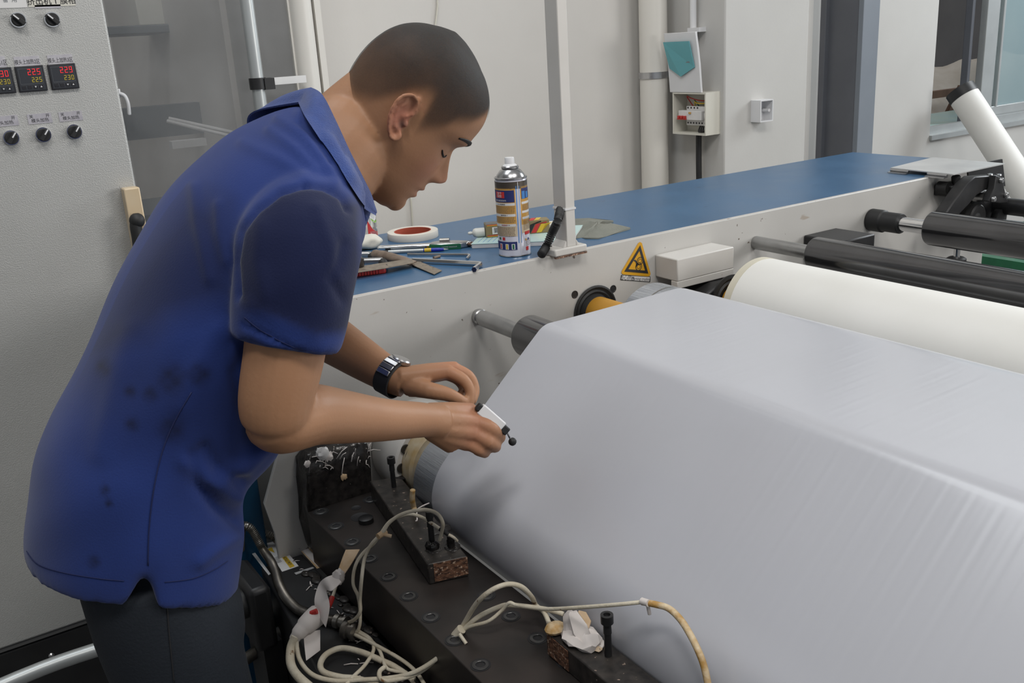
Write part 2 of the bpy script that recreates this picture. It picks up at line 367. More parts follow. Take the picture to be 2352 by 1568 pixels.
# things seen beyond the window
b0 = onY(2150, 285, 3.5)
obj('board', MB().box((b0[0] - .5, 3.205, zs - .02), (b0[0] + .9, 3.62, zs + .022)), 'mint', label='pale blue board lying flat just outside the open window', cat='board', bevel=.004)
bs = empty('trestle', (b0[0] + .3, 4.05, 0), 'dim trestle standing outside the window under the tarpaulin', 'trestle')
obj('trestle_top', MB().box((b0[0] - .6, 3.75, .82), (b0[0] + 2.6, 4.5, .86)), 'darkroom2', bs)
for (dx, dy) in ((-.5, 3.8), (2.5, 3.8), (-.5, 4.4), (2.5, 4.4)):
    obj('leg', MB().box((b0[0] + dx - .03, dy - .03, 0), (b0[0] + dx + .03, dy + .03, .82)), 'darkroom2', bs)
n = 26; P = np.zeros((n, n, 3))
c = onY(2185, 235, 4.05)
for i in range(n):
    for j in range(n):
        a, b = i / (n - 1) * 2 - 1, j / (n - 1) * 2 - 1
        h = max(0, 1 - abs(a) ** 3) * max(0, 1 - abs(b) ** 3)
        P[i, j] = (c[0] + .55 + a * 1.25, 4.12 + b * .33, .862 + .30 * h + .03 * h * math.sin(9 * a + 3 * b) + .02 * h * math.sin(17 * a - 5 * b))
P2 = P.copy(); P2[:, :, 2] = np.maximum(.860, P[:, :, 2] - .02)
tb = MB().grid(P); tb.grid(P2[:, ::-1])
obj('tarpaulin', tb, 'tarp', label='crumpled pale tarpaulin heap outside the window', cat='tarpaulin', smooth=180)
p0, p1 = onY(2208, 200, 3.70), onY(2166, 284, 3.70)
c0, c1 = onY(2090, 207, 3.70), onY(2198, 210, 3.70)
wf = empty('wooden_frame', (c0[0], 3.70, 0), 'brown wooden frame with a slanting stick outside the window', 'frame')
obj('crossbar', MB().box((c0[0] - .3, 3.68, c1[2] - .022), (c1[0] + .12, 3.72, c1[2] + .022)), 'brown', wf)
dq = (p1 - p0) / np.linalg.norm(p1 - p0)
obj('stick', MB().tube([p0, p0 + dq * (p0[2] / -dq[2])], .026, 6), 'brown', wf)
obj('stick', MB().tube([(c0[0] - .28, 3.70, c1[2]), (c0[0] - .28, 3.70, 0)], .026, 6), 'brown', wf)
# grey steel column between pillar and window pier
cx0 = onY(1975, 200, 2.7); xS = cx0[0]; x2 = onY(2017, 100, 2.7)[0]; yb = onX(1885, 200, xS)[1]
s = empty('steel_column', ((xS + x2) / 2, 2.85, 0), 'dark grey painted steel column between white pillar and window pier', 'column')
obj('front_flange', MB().box((xS, 2.70, 0), (x2, 2.725, 4.79)), 'greysteel_lit', s, bevel=.002)
obj('web', MB().box((xS + .045, 2.725, 0), (xS + .075, yb - .03, 4.79)).box((xS + .004, 2.725, 0), (xS + .03, yb - .03, 4.79)), 'greysteel', s)
obj('back_flange', MB().box((xS - .02, yb - .03, 0), (x2, yb, 4.79)), 'greysteel', s, bevel=.002)

# drain pipe with clamp
s = empty('drain_pipe', (2.565, 2.9, 0), 'thick white plastic drain pipe in the corner beside the pillar', 'pipe')
obj('pipe_body', MB().cyl((2.565, 2.9, 0), (2.565, 2.9, 4.79), .054, n=40), 'pvc', s)
zc = onY(1502, 172, 2.9)[2]
obj('pipe_clamp', MB().lathe([(.0545, -.012), (.058, -.012), (.058, .012), (.0545, .012)], (2.565, 2.9, zc), n=40, cap=False).box((2.60, 2.838, zc - .012), (2.625, 2.852, zc + .012)), 'steel', s, label='thin steel band clamp with a screw')

# thin white conduit on the pillar side
yv = onX(1602, 60, XC)[1]; zb = onX(1602, 140, XC - .02)[2]
s = empty('wall_conduit', (XC - .022, yv, zb - .1), 'thin white conduit running down to the breaker box', 'conduit')
obj('conduit_tube', MB().cyl((XC - .022, yv, zb - .12), (XC - .022, yv, 4.79), .0125, n=16), 'white_plastic', s)
zz = onX(1605, 68, XC)[2]
obj('conduit_clip', MB().box((XC - .036, yv - .045, zz - .008), (XC, yv + .016, zz + .008)), 'white_plastic', s)

# breaker box, open lid
y0 = onX(1545, 250, XC)[1]; y1 = onX(1621, 250, XC - .05)[1]; D = .075
y0 = onX(1545, 260, XC - D)[1]; y1 = onX(1621, 260, XC - D)[1]
ztp = onX(1621, 213, XC - D)[2]; zbt = onX(1621, 312, XC - D)[2]
s = empty('breaker_box', (XC, (y0 + y1) / 2, zbt), 'open ivory breaker box with blue lid raised on the pillar side', 'electrical box')
t = .006
obj('box_shell', MB().box((XC - .004, y1, zbt), (XC, y0, ztp)).box((XC - D, y1, zbt), (XC - .004, y1 + t, ztp)).box((XC - D, y0 - t, zbt), (XC - .004, y0, ztp))
    .box((XC - D, y1 + t, zbt), (XC - .004, y0 - t, zbt + t)).box((XC - D, y1 + t, ztp - t), (XC - .004, y0 - t, ztp)), 'ivory', s)
W_, H_ = y0 - y1, ztp - zbt
def bx(a0, b0_, a1, b1, d0, d1):
    """box in lid coordinates: a = 0 (left, far) .. 1 (right, near), b = 0 bottom .. 1 top, d = distance off the wall"""
    return (XC - d1, y0 - a1 * W_, zbt + b0_ * H_), (XC - d0, y0 - a0 * W_, zbt + b1 * H_)
br = obj('breaker', MB().box(*bx(.22, .20, .86, .66, .006, .040)).box(*bx(.10, .34, .80, .56, .040, .062)), 'paper', s, bevel=.0015)
obj('breaker_toggle', MB().box(*bx(.10, .345, .36, .375, .062, .070)).box(*bx(.12, .375, .17, .44, .062, .072)).box(*bx(.21, .375, .26, .44, .062, .072)).box(*bx(.30, .375, .35, .44, .062, .072)), 'red', br, bevel=.001)
obj('test_button', MB().box(*bx(.43, .49, .49, .53, .062, .066)), 'orange', br)
for k in range(4): obj('terminal_screw', MB().box(*bx(.25 + .095 * k, .60, .29 + .095 * k, .64, .0395, .0405)), 'ink', br)
for k in range(7): obj('terminal_screw', MB().box(*bx(.25 + .085 * k, .24, .29 + .085 * k, .28, .0395, .0405)), 'ink', br)
obj('earth_bar', MB().box(*bx(.86, .40, .985, .52, .03, .06)), 'white_plastic', s, bevel=.002)
def bp(a, b, d): return np.array((XC - d, y0 - a * W_, zbt + b * H_))
for (col, pts) in (('red', [(.36, .66, .03), (.24, .88, .04), (.40, .85, .045), (.60, .80, .04), (.76, .80, .02), (.78, .96, .012)]),
                   ('yellowp', [(.42, .66, .03), (.42, .80, .03), (.55, .74, .045), (.80, .74, .04), (.74, .86, .03), (.76, .96, .012)]),
                   ('green', [(.54, .66, .03), (.42, .82, .035), (.56, .735, .04), (.78, .735, .035), (.75, .93, .012)]),
                   ('yellowp', [(.78, .82, .03), (.84, .64, .03), (.95, .55, .04)])):
    obj('wire', MB().tube(spline([bp(*q) for q in pts], 6), .0022, 8), col, s, smooth=180)
for k in range(4):
    obj('wire', MB().tube(spline([bp(.60 + .06 * k, .22, .03), bp(.62 + .05 * k, .08, .045), bp(.70 + .03 * k, .05 + .02 * k, .045), bp(.97, .14 + .01 * k, .03)], 6), .003, 8), 'rubber', s, smooth=180)
# raised lid: curved panel hinged at the top edge of the box
L0, L1 = bp(-.07, 1.0, D), bp(.87, 1.0, D)
lid = [(0.0, .0), (-.004, .045), (-.010, .11), (-.019, .17), (-.027, .215), (-.028, .228)]   # the raised lid leans out from the wall
lt = .010
poly = [np.array((XC - D - .002 + 1.0 * a, 0, ztp + b * .95)) for a, b in lid]
out = poly + [p + np.array((lt, 0, 0)) for p in poly[::-1]]
obj('box_lid', MB().prism([p + np.array((0, L1[1], 0)) for p in out], (0, L0[1] - L1[1], 0)), 'white_plastic', s, bevel=.0015)
wy0, wy1 = L1[1] + .02, L0[1] - .002
k0 = poly[1] * .45 + poly[2] * .55; ktop = poly[3] * .45 + poly[4] * .55
wnd = []
for yy, dz in ((wy0, .015), ((wy0 + wy1) / 2, -.018), (wy1 - .012, .012)): wnd.append(np.array((k0[0] - .007, yy, k0[2] + dz)))
wnd += [np.array((ktop[0] - .011, wy1, ktop[2])), np.array((ktop[0] - .011, wy0 + .008, ktop[2]))]
obj('lid_window', MB().prism(wnd, (.004, 0, 0)), 'turq', s, label='turquoise clear window flap of the lid')
mid = (k0 + ktop) / 2
obj('lid_opening', MB().box((mid[0] - .0035, wy0 + .02, mid[2] - .022), (mid[0] + .004, wy0 + .10, mid[2] + .03)), 'print_grey', s)
# black supply cable below the box
yq = onX(1605, 320, XC - .03)[1]
obj('supply_cable', MB().tube(spline([(XC - .03, yq, zbt + .004), (XC - .03, yq, zbt - .08), (XC - .032, yq - .004, zbt - .2), (XC - .03, yq - .012, zbt - .5), (XC - .03, yq - .012, .02)], 8), .011, 14), 'rubber',
    label='thick black cable hanging below the open breaker box', cat='cable', smooth=180)

wc_ = [onY(1008, -60, 2.994), onY(1005, 0, 2.994), onY(1000, 60, 2.994), onY(955, 420, 2.994), onY(947, 500, 2.994)]
obj('hanging_cord', MB().tube(spline(wc_ + [wc_[-1] * np.array((1, 1, 0)) + np.array((0, 0, .01))], 6), .0035, 8), 'ivory', label='thin pale cord hanging down the back wall behind the head', cat='cord', smooth=180)
# empty junction box on the pillar face
a = onY(1741, 283, 2.603 - .02); x0 = onY(1749, 253, 2.57)[0]; x1 = onY(1778, 253, 2.57)[0] + .035
x0 = onY(1747, 253, 2.555)[0]; x1 = onY(1776, 253, 2.555)[0]; z0 = onY(1760, 279, 2.56)[2]; z1 = onY(1760, 229, 2.56)[2]
s = empty('junction_box', ((x0 + x1) / 2, 2.603, z0), 'small empty white junction box on the white pillar face', 'electrical box')
t = .004; y_ = 2.555
obj('box_shell', MB().box((x0, y_, z0), (x0 + t, 2.603, z1)).box((x1 - t, y_, z0), (x1, 2.603, z1)).box((x0 + t, y_, z0), (x1 - t, 2.603, z0 + t)).box((x0 + t, y_, z1 - t), (x1 - t, 2.603, z1)).box((x0 + t, 2.599, z0 + t), (x1 - t, 2.6025, z1 - t)), 'white_plastic', s)
zm = (z0 + z1) / 2
obj('screw_post', MB().cyl((x1 - .013, 2.598, zm), (x1 - .013, 2.563, zm), .006, n=14).box((x1 - .012, 2.57, zm - .004), (x1 - .003, 2.598, zm + .004)), 'white_plastic', s)
obj('knockout', MB().cyl(((x0 + x1) / 2, 2.5985, zm + .018), ((x0 + x1) / 2, 2.596, zm + .018), .0045, n=14), 'ink', s)

# long white roll leaning beyond the end of the machine
Ya = 2.88
pa, pb_ = onY(2205, 207, Ya), onY(2352, 432, Ya - .36)
d = (pb_ - pa) / np.linalg.norm(pb_ - pa)
end = pa + d * (pa[2] / -d[2]) * .985
s = empty('paper_roll', end, 'long ivory paper roll leaning under the window with a black taped end', 'roll')
obj('roll_body', MB().cyl(pa + d * .02, end, .071, n=40), 'white_roll', s)
obj('black_end_band', MB().cyl(pa - d * .002, pa + d * .045, .0722, n=40), 'black', s)
obj('roll_core', MB().cyl(pa - d * .004, pa - d * .001, .04, n=24), 'pvc', s)

# ------------------------------------------------------------------ glazed partition at the left, room behind it
s = empty('glass_partition', (.7, 2.5, 0), 'hazy glass partition with aluminium posts behind the man', 'partition')
xg1 = onY(660, 0, 2.5)[0]
obj('pane', MB().box((-1.0, 2.50, .1), (xg1, 2.506, 3.4)), 'glass', s)
obj('jamb', MB().cyl((xg1 + .031, 2.5, 0), (xg1 + .031, 2.5, 3.4), .031, n=24).box((xg1 - .004, 2.494, 0), (xg1 + .004, 2.512, 3.4)), 'pvc', s, label='white rounded jamb post')
obj('wall_channel', MB().box((xg1 + .068, 2.49, 0), (xg1 + .085, 2.52, 3.4)), 'pvc', s)
obj('top_rail', MB().box((-1.0, 2.49, 3.4), (xg1 + .085, 2.52, 3.46)), 'alu_dull', s)
obj('bottom_rail', MB().box((-1.0, 2.49, 0), (xg1 + .085, 2.52, .1)), 'alu_dull', s)
pz = onY(592, 192, 2.44)
s2 = empty('steel_stanchion', (pz[0], 2.44, 0), 'round aluminium post with a black clamp in front of the glass', 'post')
obj('post_tube', MB().cyl((pz[0], 2.44, 0), (pz[0], 2.44, 3.4), .0165, n=24), 'alu_dull', s2)
obj('clamp', MB().cyl((pz[0], 2.44, pz[2] - .014), (pz[0], 2.44, pz[2] + .014), .021, n=24).box((pz[0] + .012, 2.42, pz[2] - .016), (pz[0] + .038, 2.46, pz[2] + .012)), 'black', s2)
obj('crossbar', MB().box((pz[0] + .034, 2.425, pz[2] - .006), (xg1 - .004, 2.45, pz[2] + .012)), 'alu', s2)
# handle on the glass
h = spline([onY(272, 214, 2.46), onY(286, 220, 2.455), onY(294, 238, 2.455), onY(297, 263, 2.46)], 6)
hb = empty('door_handle', h[-1], 'curved white pull handle on the glass beside the control cabinet', 'handle')
obj('grip', MB().tube(h, .0062, 10, ry=.0045), 'white_plastic', hb, smooth=180)
obj('mount', MB().box((h[0][0] - .012, 2.462, h[0][2] - .010), (h[0][0] + .006, 2.498, h[0][2] + .010)), 'white_plastic', hb, bevel=.002)
# dim room behind the glass
def dim(name, lo, hi, m, label, cat): return obj(name, MB().box(lo, hi), m, label=label, cat=cat, bevel=.004)
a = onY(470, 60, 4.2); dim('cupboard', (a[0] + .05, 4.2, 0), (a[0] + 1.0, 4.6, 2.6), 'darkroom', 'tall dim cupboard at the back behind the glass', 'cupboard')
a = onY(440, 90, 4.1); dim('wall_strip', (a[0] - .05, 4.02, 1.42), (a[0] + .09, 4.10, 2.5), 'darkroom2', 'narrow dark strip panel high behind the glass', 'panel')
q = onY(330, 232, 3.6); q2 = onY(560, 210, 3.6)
s = empty('rail_table', (.6, 3.7, 0), 'dim steel bench with a beam and pale rails behind the glass', 'bench')
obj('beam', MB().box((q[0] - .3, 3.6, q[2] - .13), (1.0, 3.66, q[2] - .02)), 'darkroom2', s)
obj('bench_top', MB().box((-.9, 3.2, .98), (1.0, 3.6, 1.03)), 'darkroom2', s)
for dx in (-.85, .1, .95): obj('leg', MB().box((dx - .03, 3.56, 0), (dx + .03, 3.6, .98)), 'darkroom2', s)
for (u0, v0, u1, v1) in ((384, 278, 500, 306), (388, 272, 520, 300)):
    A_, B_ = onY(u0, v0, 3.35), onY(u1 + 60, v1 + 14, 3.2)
    obj('rail', MB().tube([A_, B_], .006, 8), 'paper', s)  # white colour stands in for the shine on these rods
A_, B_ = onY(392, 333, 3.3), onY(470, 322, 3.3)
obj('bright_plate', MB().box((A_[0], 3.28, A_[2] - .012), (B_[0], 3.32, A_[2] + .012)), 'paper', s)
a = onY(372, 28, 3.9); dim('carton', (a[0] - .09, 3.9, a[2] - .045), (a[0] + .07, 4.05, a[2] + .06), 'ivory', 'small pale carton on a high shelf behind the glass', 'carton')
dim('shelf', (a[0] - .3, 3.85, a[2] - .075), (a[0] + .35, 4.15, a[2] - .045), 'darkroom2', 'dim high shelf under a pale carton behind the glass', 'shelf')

# ================================================================== CONTROL CABINET
YC = 2.2
XE = .447
cab = empty('control_cabinet', (-.1, 2.4, 0), 'grey control cabinet with selector knobs and red digital temperature meters', 'cabinet')
obj('cabinet_body', MB().box((-.75, YC + .03, .245), (XE - .01, 2.46, 2.3)), 'cab', cab, bevel=.004)
obj('cabinet_door', MB().box((-.75, YC, .262), (XE, YC + .028, 2.3)), 'cab', cab, bevel=.005, seg=3)
obj('door_gap_strip', MB().box((-.73, YC + .006, .250), (XE - .02, YC + .03, .262)), 'cabgap', cab)  # dark strip filling the gap line under the door
pl = obj('plinth', MB().box((-.75, YC + .012, 0), (XE - .015, 2.46, .245)), 'black', cab, bevel=.006, label='black plinth')
q = onY(120, 1510, YC)
obj('screw', MB().lathe([(.006, .0), (.007, -.003), (.004, -.006)], (q[0], YC + .012, q[2]), (0, 1, 0), 16), 'steel', pl)
XD, ZD = (1, 0, 0), (0, 0, 1)
def knob(u, v, ang):
    c = onY(u, v, YC); c[1] = YC
    k = obj('selector_switch', MB().lathe([(.0125, -.001), (.0125, -.012), (.011, -.014), (.002, -.014)], c, (0, 1, 0), 28), 'rubber', cab)
    obj('bezel', MB().lathe([(.0128, 0), (.0155, 0), (.0155, -.004), (.0145, -.006), (.0128, -.006)], c, (0, 1, 0), 32), 'chrome', k)
    d = np.array((math.cos(ang), 0, math.sin(ang))); n_ = np.array((-d[2], 0, d[0])); o = c + np.array((0, -.014, 0))
    f = lambda a, b, y: o + d * a + n_ * b + np.array((0, y, 0))
    obj('grip', MB().prism([f(.0135, .0032, 0), f(-.0125, .0045, 0), f(-.0125, -.0045, 0), f(.0135, -.0032, 0)], (0, -.008, 0)), 'rubber', k, bevel=.0012)
    obj('pointer', MB().prism([f(.013, .0013, -.008), f(.001, .0013, -.008), f(.001, -.0013, -.008), f(.013, -.0013, -.008)], (0, -.0008, 0)), 'white_plastic', k)
for (u, v, a) in ((41, 46, 135), (119, 45, 135), (25, 316, 52), (99, 309, 52), (170, 302, 52)): knob(u, v, math.radians(a))
def plate(u0, v0, u1, v1, name='label_plate', m='foil'):
    """rectangular label stuck on the door; corners are top-left and bottom-right pixels"""
    a, b = onY(u0, v0, YC), onY(u1, v1, YC)
    o = obj(name, MB().box((a[0], YC - .0012, b[2]), (b[0], YC, a[2])), m, cab)
    return o, np.array(((a[0] + b[0]) / 2, YC - .0013, (a[2] + b[2]) / 2)), b[0] - a[0], a[2] - b[2]
for (u0, v0, u1, v1, s_) in ((-52, 132, 16, 157, '模头上加热1区'), (30, 131, 94, 152, '模头上加热2区'), (107, 127, 169, 148, '模头上加热3区')):
    o, c, W1, H1 = plate(u0, v0, u1, v1)
    text('lettering', s_, H1 * .50, c + np.array((0, 0, -.001)), XD, ZD, 'ink', o, sx=.70)
for (u0, v0, u1, v1) in ((-27, 269, 44, 287), (61, 263, 121, 281), (133, 258, 191, 275)):
    o, c, W1, H1 = plate(u0, v0, u1, v1)
    text('lettering', '关', H1 * .40, c + np.array((-W1 * .34, 0, H1 * .22)), XD, ZD, 'ink', o)
    text('lettering', '开', H1 * .40, c + np.array((W1 * .34, 0, H1 * .22)), XD, ZD, 'ink', o)
    text('lettering', '模头加热', H1 * .42, c + np.array((0, 0, -H1 * .2)), XD, ZD, 'ink', o)
o, c, W1, H1 = plate(-30, -18, 63, 17, m='paper'); text('lettering', '备  用', H1 * .34, c + np.array((.004, 0, -H1 * .02)), XD, ZD, 'print_grey', o)
o, c, W1, H1 = plate(60, -12, 174, 13, m='ivory'); text('lettering', '挤出机 1 膜相', H1 * .70, c + np.array((0, 0, -.002)), XD, ZD, 'ink', o, sx=.92, bold=.00012)
o, c, W1, H1 = plate(79, 12, 140, 18, m='foil')
SEG = {'0': 'abcdef', '1': 'bc', '2': 'abged', '3': 'abgcd', '5': 'afgcd', '9': 'abcdfg', '8': 'abcdefg'}
def digits(s_, c, h_, m, parent, gap=.72):
    w_ = h_ * .5; t_ = h_ * .13; mb = MB()
    R_ = {'a': (0, h_ - t_, w_, h_), 'g': (0, h_ / 2 - t_ / 2, w_, h_ / 2 + t_ / 2), 'd': (0, 0, w_, t_), 'f': (0, h_ / 2, t_, h_), 'b': (w_ - t_, h_ / 2, w_, h_), 'e': (0, 0, t_, h_ / 2), 'c': (w_ - t_, 0, w_, h_ / 2)}
    for i, ch in enumerate(s_):
        for k in SEG[ch]:
            x0, z0, x1, z1 = R_[k]; g_ = t_ * .18
            ox = c[0] + (i - len(s_)) * h_ * gap
            mb.box((ox + x0 + g_, c[1] - .0004, c[2] + z0 + g_), (ox + x1 - g_, c[1], c[2] + z1 - g_))
    return obj('digits', mb, m, parent, smooth=0)
for (u0, v0, u1, v1, r_, y_) in ((-33, 159, 27, 212, '230', '230'), (38, 153, 103, 208, '225', '225'), (113, 148, 176, 203, '229', '230')):
    a, b = onY(u0, v0, YC), onY(u1, v1, YC)
    # the meter is an upright rectangle on the door
    cx_, cz_ = (a[0] + b[0]) / 2, (a[2] + b[2]) / 2; hw, hh = .0265, .0265 * .95
    mt = obj('temperature_meter', MB().box((cx_ - hw, YC - .008, cz_ - hh), (cx_ + hw, YC, cz_ + hh)), 'meter', cab, bevel=.0015)
    obj('meter_face', MB().box((cx_ - hw * .88, YC - .0086, cz_ - hh * .88), (cx_ + hw * .88, YC - .0079, cz_ + hh * .88)), 'meterface', mt)
    mb = MB()
    for (x0, z0, x1, z1) in ((-.80, -.40, .80, -.385), (-.80, .78, .80, .795), (-.80, -.40, -.79, .79), (.79, -.40, .80, .79)):
        mb.box((cx_ + hw * x0, YC - .0089, cz_ + hh * z0), (cx_ + hw * x1, YC - .0085, cz_ + hh * z1))
    obj('face_outline', mb, 'print_grey', mt, smooth=0)
    for k in range(4):
        kx = cx_ + hw * (-.62 + .40 * k)
        kb = MB().box((kx - hw * .15, YC - .0093, cz_ - hh * .78), (kx + hw * .15, YC - .0085, cz_ - hh * .50))
        obj('meter_key', kb, 'meter', mt, bevel=.0003)
    tri = MB()
    for k, sg in ((2, -1), (3, 1)):
        kx = cx_ + hw * (-.62 + .40 * k); kz = cz_ - hh * .64
        tri.prism([(kx - hw * .07, YC - .0094, kz - sg * hh * .06), (kx + hw * .07, YC - .0094, kz - sg * hh * .06), (kx, YC - .0094, kz + sg * hh * .07)], (0, -.0003, 0))
    obj('key_arrow', tri, 'white_plastic', mt, smooth=0)
    digits(r_, (cx_ + hw * .80, YC - .0087, cz_ + hh * .28), hh * .48, 'digit_red', mt)
    digits(y_, (cx_ + hw * .80, YC - .0087, cz_ - hh * .28), hh * .38, 'digit_yel', mt)

# beige duct and black grip at the cabinet edge
a, b = onY(284, 434, YC - .035), onY(317, 434, YC - .035)
s = empty('cable_duct', ((a[0] + b[0]) / 2, YC - .02, 0), 'beige cable duct standing against the cabinet edge behind the man', 'duct')
obj('duct_body', MB().box((a[0], YC - .035, 0), (b[0] + .004, YC - .001, a[2] - .0)), 'peach', s, bevel=.003)
h = [onY(314, 502, YC - .05), onY(312, 520, YC - .05), onY(318, 560, YC - .05), onY(322, 640, YC - .05)]
obj('black_grip', MB().tube(spline(h, 6), .0125, 14), 'rubber', s, smooth=180)
obj('grip_collar', MB().sphere(h[0] + np.array((0, 0, -.004)), .0165, 16), 'rubber', s)
# grey pipe rail near the floor at the lower left
qa, qb = onY(60, 1640, 2.05), onY(262, 1478, 2.05)
s = empty('pipe_rail', ((qa[0] + qb[0]) / 2, 2.05, 0), 'grey steel pipe rail in front of the black cabinet plinth', 'rail')
obj('rail_tube', MB().tube(spline([(-.45, 2.0, .25), (qa[0], 2.05, qb[2]), (qb[0], 2.05, qb[2]), (.332, 2.05, qb[2])], 6), .016, 16), 'alu_dull', s, smooth=180)
obj('rail_leg', MB().cyl((-.42, 2.0, 0), (-.42, 2.0, .25), .016, n=16), 'alu_dull', s)
obj('rail_leg', MB().cyl((.32, 2.05, 0), (.32, 2.05, qb[2]), .016, n=16), 'alu_dull', s)

# ================================================================== MACHINE SIDE FRAME
fr = empty('machine_frame', (1.6, 1.85, 0), 'long cream machine side frame with a blue painted table top', 'machine')
poly = [(.47, .0), (.463, .64), (.452, .705), (.493, .80), (.50, 1.0600), (2.62, 1.0600), (2.645, .95), (2.74, .93), (2.74, 0)]
obj('side_plate', MB().prism([(x, YF, z) for x, z in poly], (0, .0098, 0)), 'frame', fr, bevel=.002)
obj('table_top', MB().box((.50, YF + .010, 1.040), (2.787, 2.133, ZT)), 'blue_top', fr, bevel=.002)
obj('worn_edge', MB().box((.502, YF + .0012, 1.0595), (2.615, YF + .0102, ZT + .0006)), 'edge', fr, bevel=.002, label='chipped cream edge along the table')
obj('rear_body', MB().box((.53, YF + .0105, 0), (2.60, 2.10, 1.04)), 'frame', fr)
def hole(u, v, r, name='bolt_hole'):
    c = onY(u, v, YF); c[1] = YF
    o = obj(name, MB().lathe([(r, .002), (r, -.0012), (r * .82, -.0012), (r * .74, -.0004), (.001, -.0004)], c, (0, 1, 0), 24), 'blackmetal', fr)
    return o
hole(1408, 663, .0085); hole(1320, 676, .0085)

# warning sticker
def fp(u, v, d=0): p = onY(u, v, YF - d); return p
s = empty('warning_sign', fp(1460, 645), 'yellow triangular crushing hazard sticker on the cream machine frame', 'sign')
def tri(pts, d0, d1): return MB().prism([fp(u, v, d0) for u, v in pts], (0, -(d1 - d0), 0))
obj('triangle_plate', tri([(1466, 558), (1470, 555.5), (1474, 558), (1494, 628), (1492, 633.5), (1487, 634.5), (1431, 630), (1427, 627), (1428, 622)], .0005, .0012), 'signyellow', s, smooth=0)
A, B, C_ = np.array((1470.5, 563.)), np.array((1489, 628.)), np.array((1434, 623.5)); G = (A + B + C_) / 3
mb = MB()
for p, q in ((A, B), (B, C_), (C_, A)):
    k = .70
    mb.prism([fp(*x, .0013) for x in (p, q, G + (q - G) * k, G + (p - G) * k)], (0, -.0004, 0))
obj('triangle_border', mb, 'ink', s, smooth=0)
mb = MB()
for (u, v, r) in ((1470, 599, .0092), (1467, 612, .0092)):
    for rr in (r, r * .55): mb.lathe([(rr, 0), (rr, -.0005), (rr * .84, -.0005), (rr * .84, 0)], fp(u, v, .0013), (0, 1, 0), 20, cap=False)
mb.prism([fp(*x, .0014) for x in ((1455, 598), (1459, 596), (1464, 602), (1466, 606), (1473, 606.5), (1466, 608.5), (1463, 610), (1461, 614), (1459.5, 613), (1461, 607), (1460, 602))], (0, -.0004, 0))
obj('hand_and_rollers', mb, 'ink', s, smooth=0)
lp = [(1427.5, 631), (1494, 635), (1492.5, 647.5), (1425, 643)]
obj('caption_plate', tri(lp, .0005, .0010), 'ink', s, smooth=0)
obj('caption_face', tri([(1428.8, 632.3), (1492.8, 636), (1491.4, 646.2), (1426.4, 641.8)], .0010, .0013), 'paper', s, smooth=0)
xd = fp(1492, 640.5) - fp(1427, 636.8)
text('caption_text', '当心挤压', .0125, fp(1441, 638.2, .0013), xd, ZD, 'ink', s, sx=.86)
text('caption_text', 'Warning crushing', .0105, fp(1472, 640.4, .0013), xd, ZD, 'ink', s, sx=.80)

# cream cover block above the bearing
x0, x1 = fp(1512, 600)[0], fp(1626, 560)[0]; zt_ = fp(1509, 583)[2]
yb0 = 1.533
xa = onY(1556, 600, yb0)[0]; ztf = onY(1556, 597, yb0)[2]; xb = onY(1686, 566, yb0)[0]
cb = empty('cover_block', ((xa + xb) / 2, 1.55, .955), 'cream steel cover block bolted above the black bearing', 'cover')
obj('block_body', MB().box((xa, yb0, .962), (xb, YF - .0002, 1.013)), 'cream', cb, bevel=.0025)
obj('front_lip', MB().box((xa, yb0, .945), (xb, yb0 + .022, .9625)), 'cream', cb, bevel=.002)

# pillow block bearing for the white roll
WX, WZ, WR = 1.552, .900, .111
pb = empty('pillow_block', (WX, 1.54, .80), 'black bearing housing under the cream cover block', 'bearing')
obj('housing', MB().prism([(WX - .095, 1.505, .86), (WX - .075, 1.505, .925), (WX - .035, 1.505, .944), (WX + .05, 1.505, .944), (WX + .085, 1.505, .915), (WX + .10, 1.505, .83), (WX - .095, 1.505, .83)], (0, .10, 0)), 'blackmetal', pb, bevel=.006)
obj('bearing_ring', MB().lathe([(.058, .0), (.060, -.006), (.052, -.008), (.046, -.004), (.042, -.008), (.036, -.004), (.028, -.002)], (WX, 1.506, WZ), (0, 1, 0), 36), 'rubber', pb)

# rollers; every axis runs along Y
YE = -.55
def roller(name, x, z, r, y1, m, label, cat='roller', end=None):
    e = empty(name, (x, (y1 + YE) / 2, z - r), label, cat)
    body = MB().lathe([(r * .30, y1 + .0005), (r * .96, y1 + .0005), (r, y1 - .004), (r, YE), (.3 * r, YE)], (x, 0, z), (0, 1, 0), 72)
    obj('roll_body', body, m, e)
    return e
AX, AZ, AR = .940, .967, .0405
ga = roller('guide_roller', AX, AZ, AR, 1.425, 'darksteel', 'dark guide roller under the front bend of the white film')
obj('shaft', MB().lathe([(.0155, 0), (.0165, -.003), (.0165, -.012), (.0145, -.014), (.0145, -.020), (.0165, -.022), (.0165, -.2)], (AX, YF - .0003, AZ), (0, 1, 0), 32), 'shaft', ga)
SX, SZ, SR = 1.240, .915, .0975
sr = roller('silver_roller', SX, SZ, SR, 1.425, 'silver', 'scuffed silver roller under the rear bend of the white film')
obj('groove', MB().lathe([(SR + .0003, -.0015), (SR + .0003, .0015)], (SX, 1.372, SZ), (0, 1, 0), 72, cap=False), 'conduit', sr)
obj('journal', MB().cyl((SX, YF - .012, SZ), (SX, 1.42, SZ), .036, n=36), 'yellow', sr)
obj('bearing_ring', MB().lathe([(.058, .001), (.060, -.003), (.056, -.005), (.050, -.001), (.046, -.004), (.041, -.001), (.036, -.012), (.030, -.012)], (SX, YF, SZ), (0, 1, 0), 40), 'rubber', sr)
wr = roller('white_roller', WX, WZ, WR, 1.425, 'white_roll', 'big white rubber covered roller behind the film')
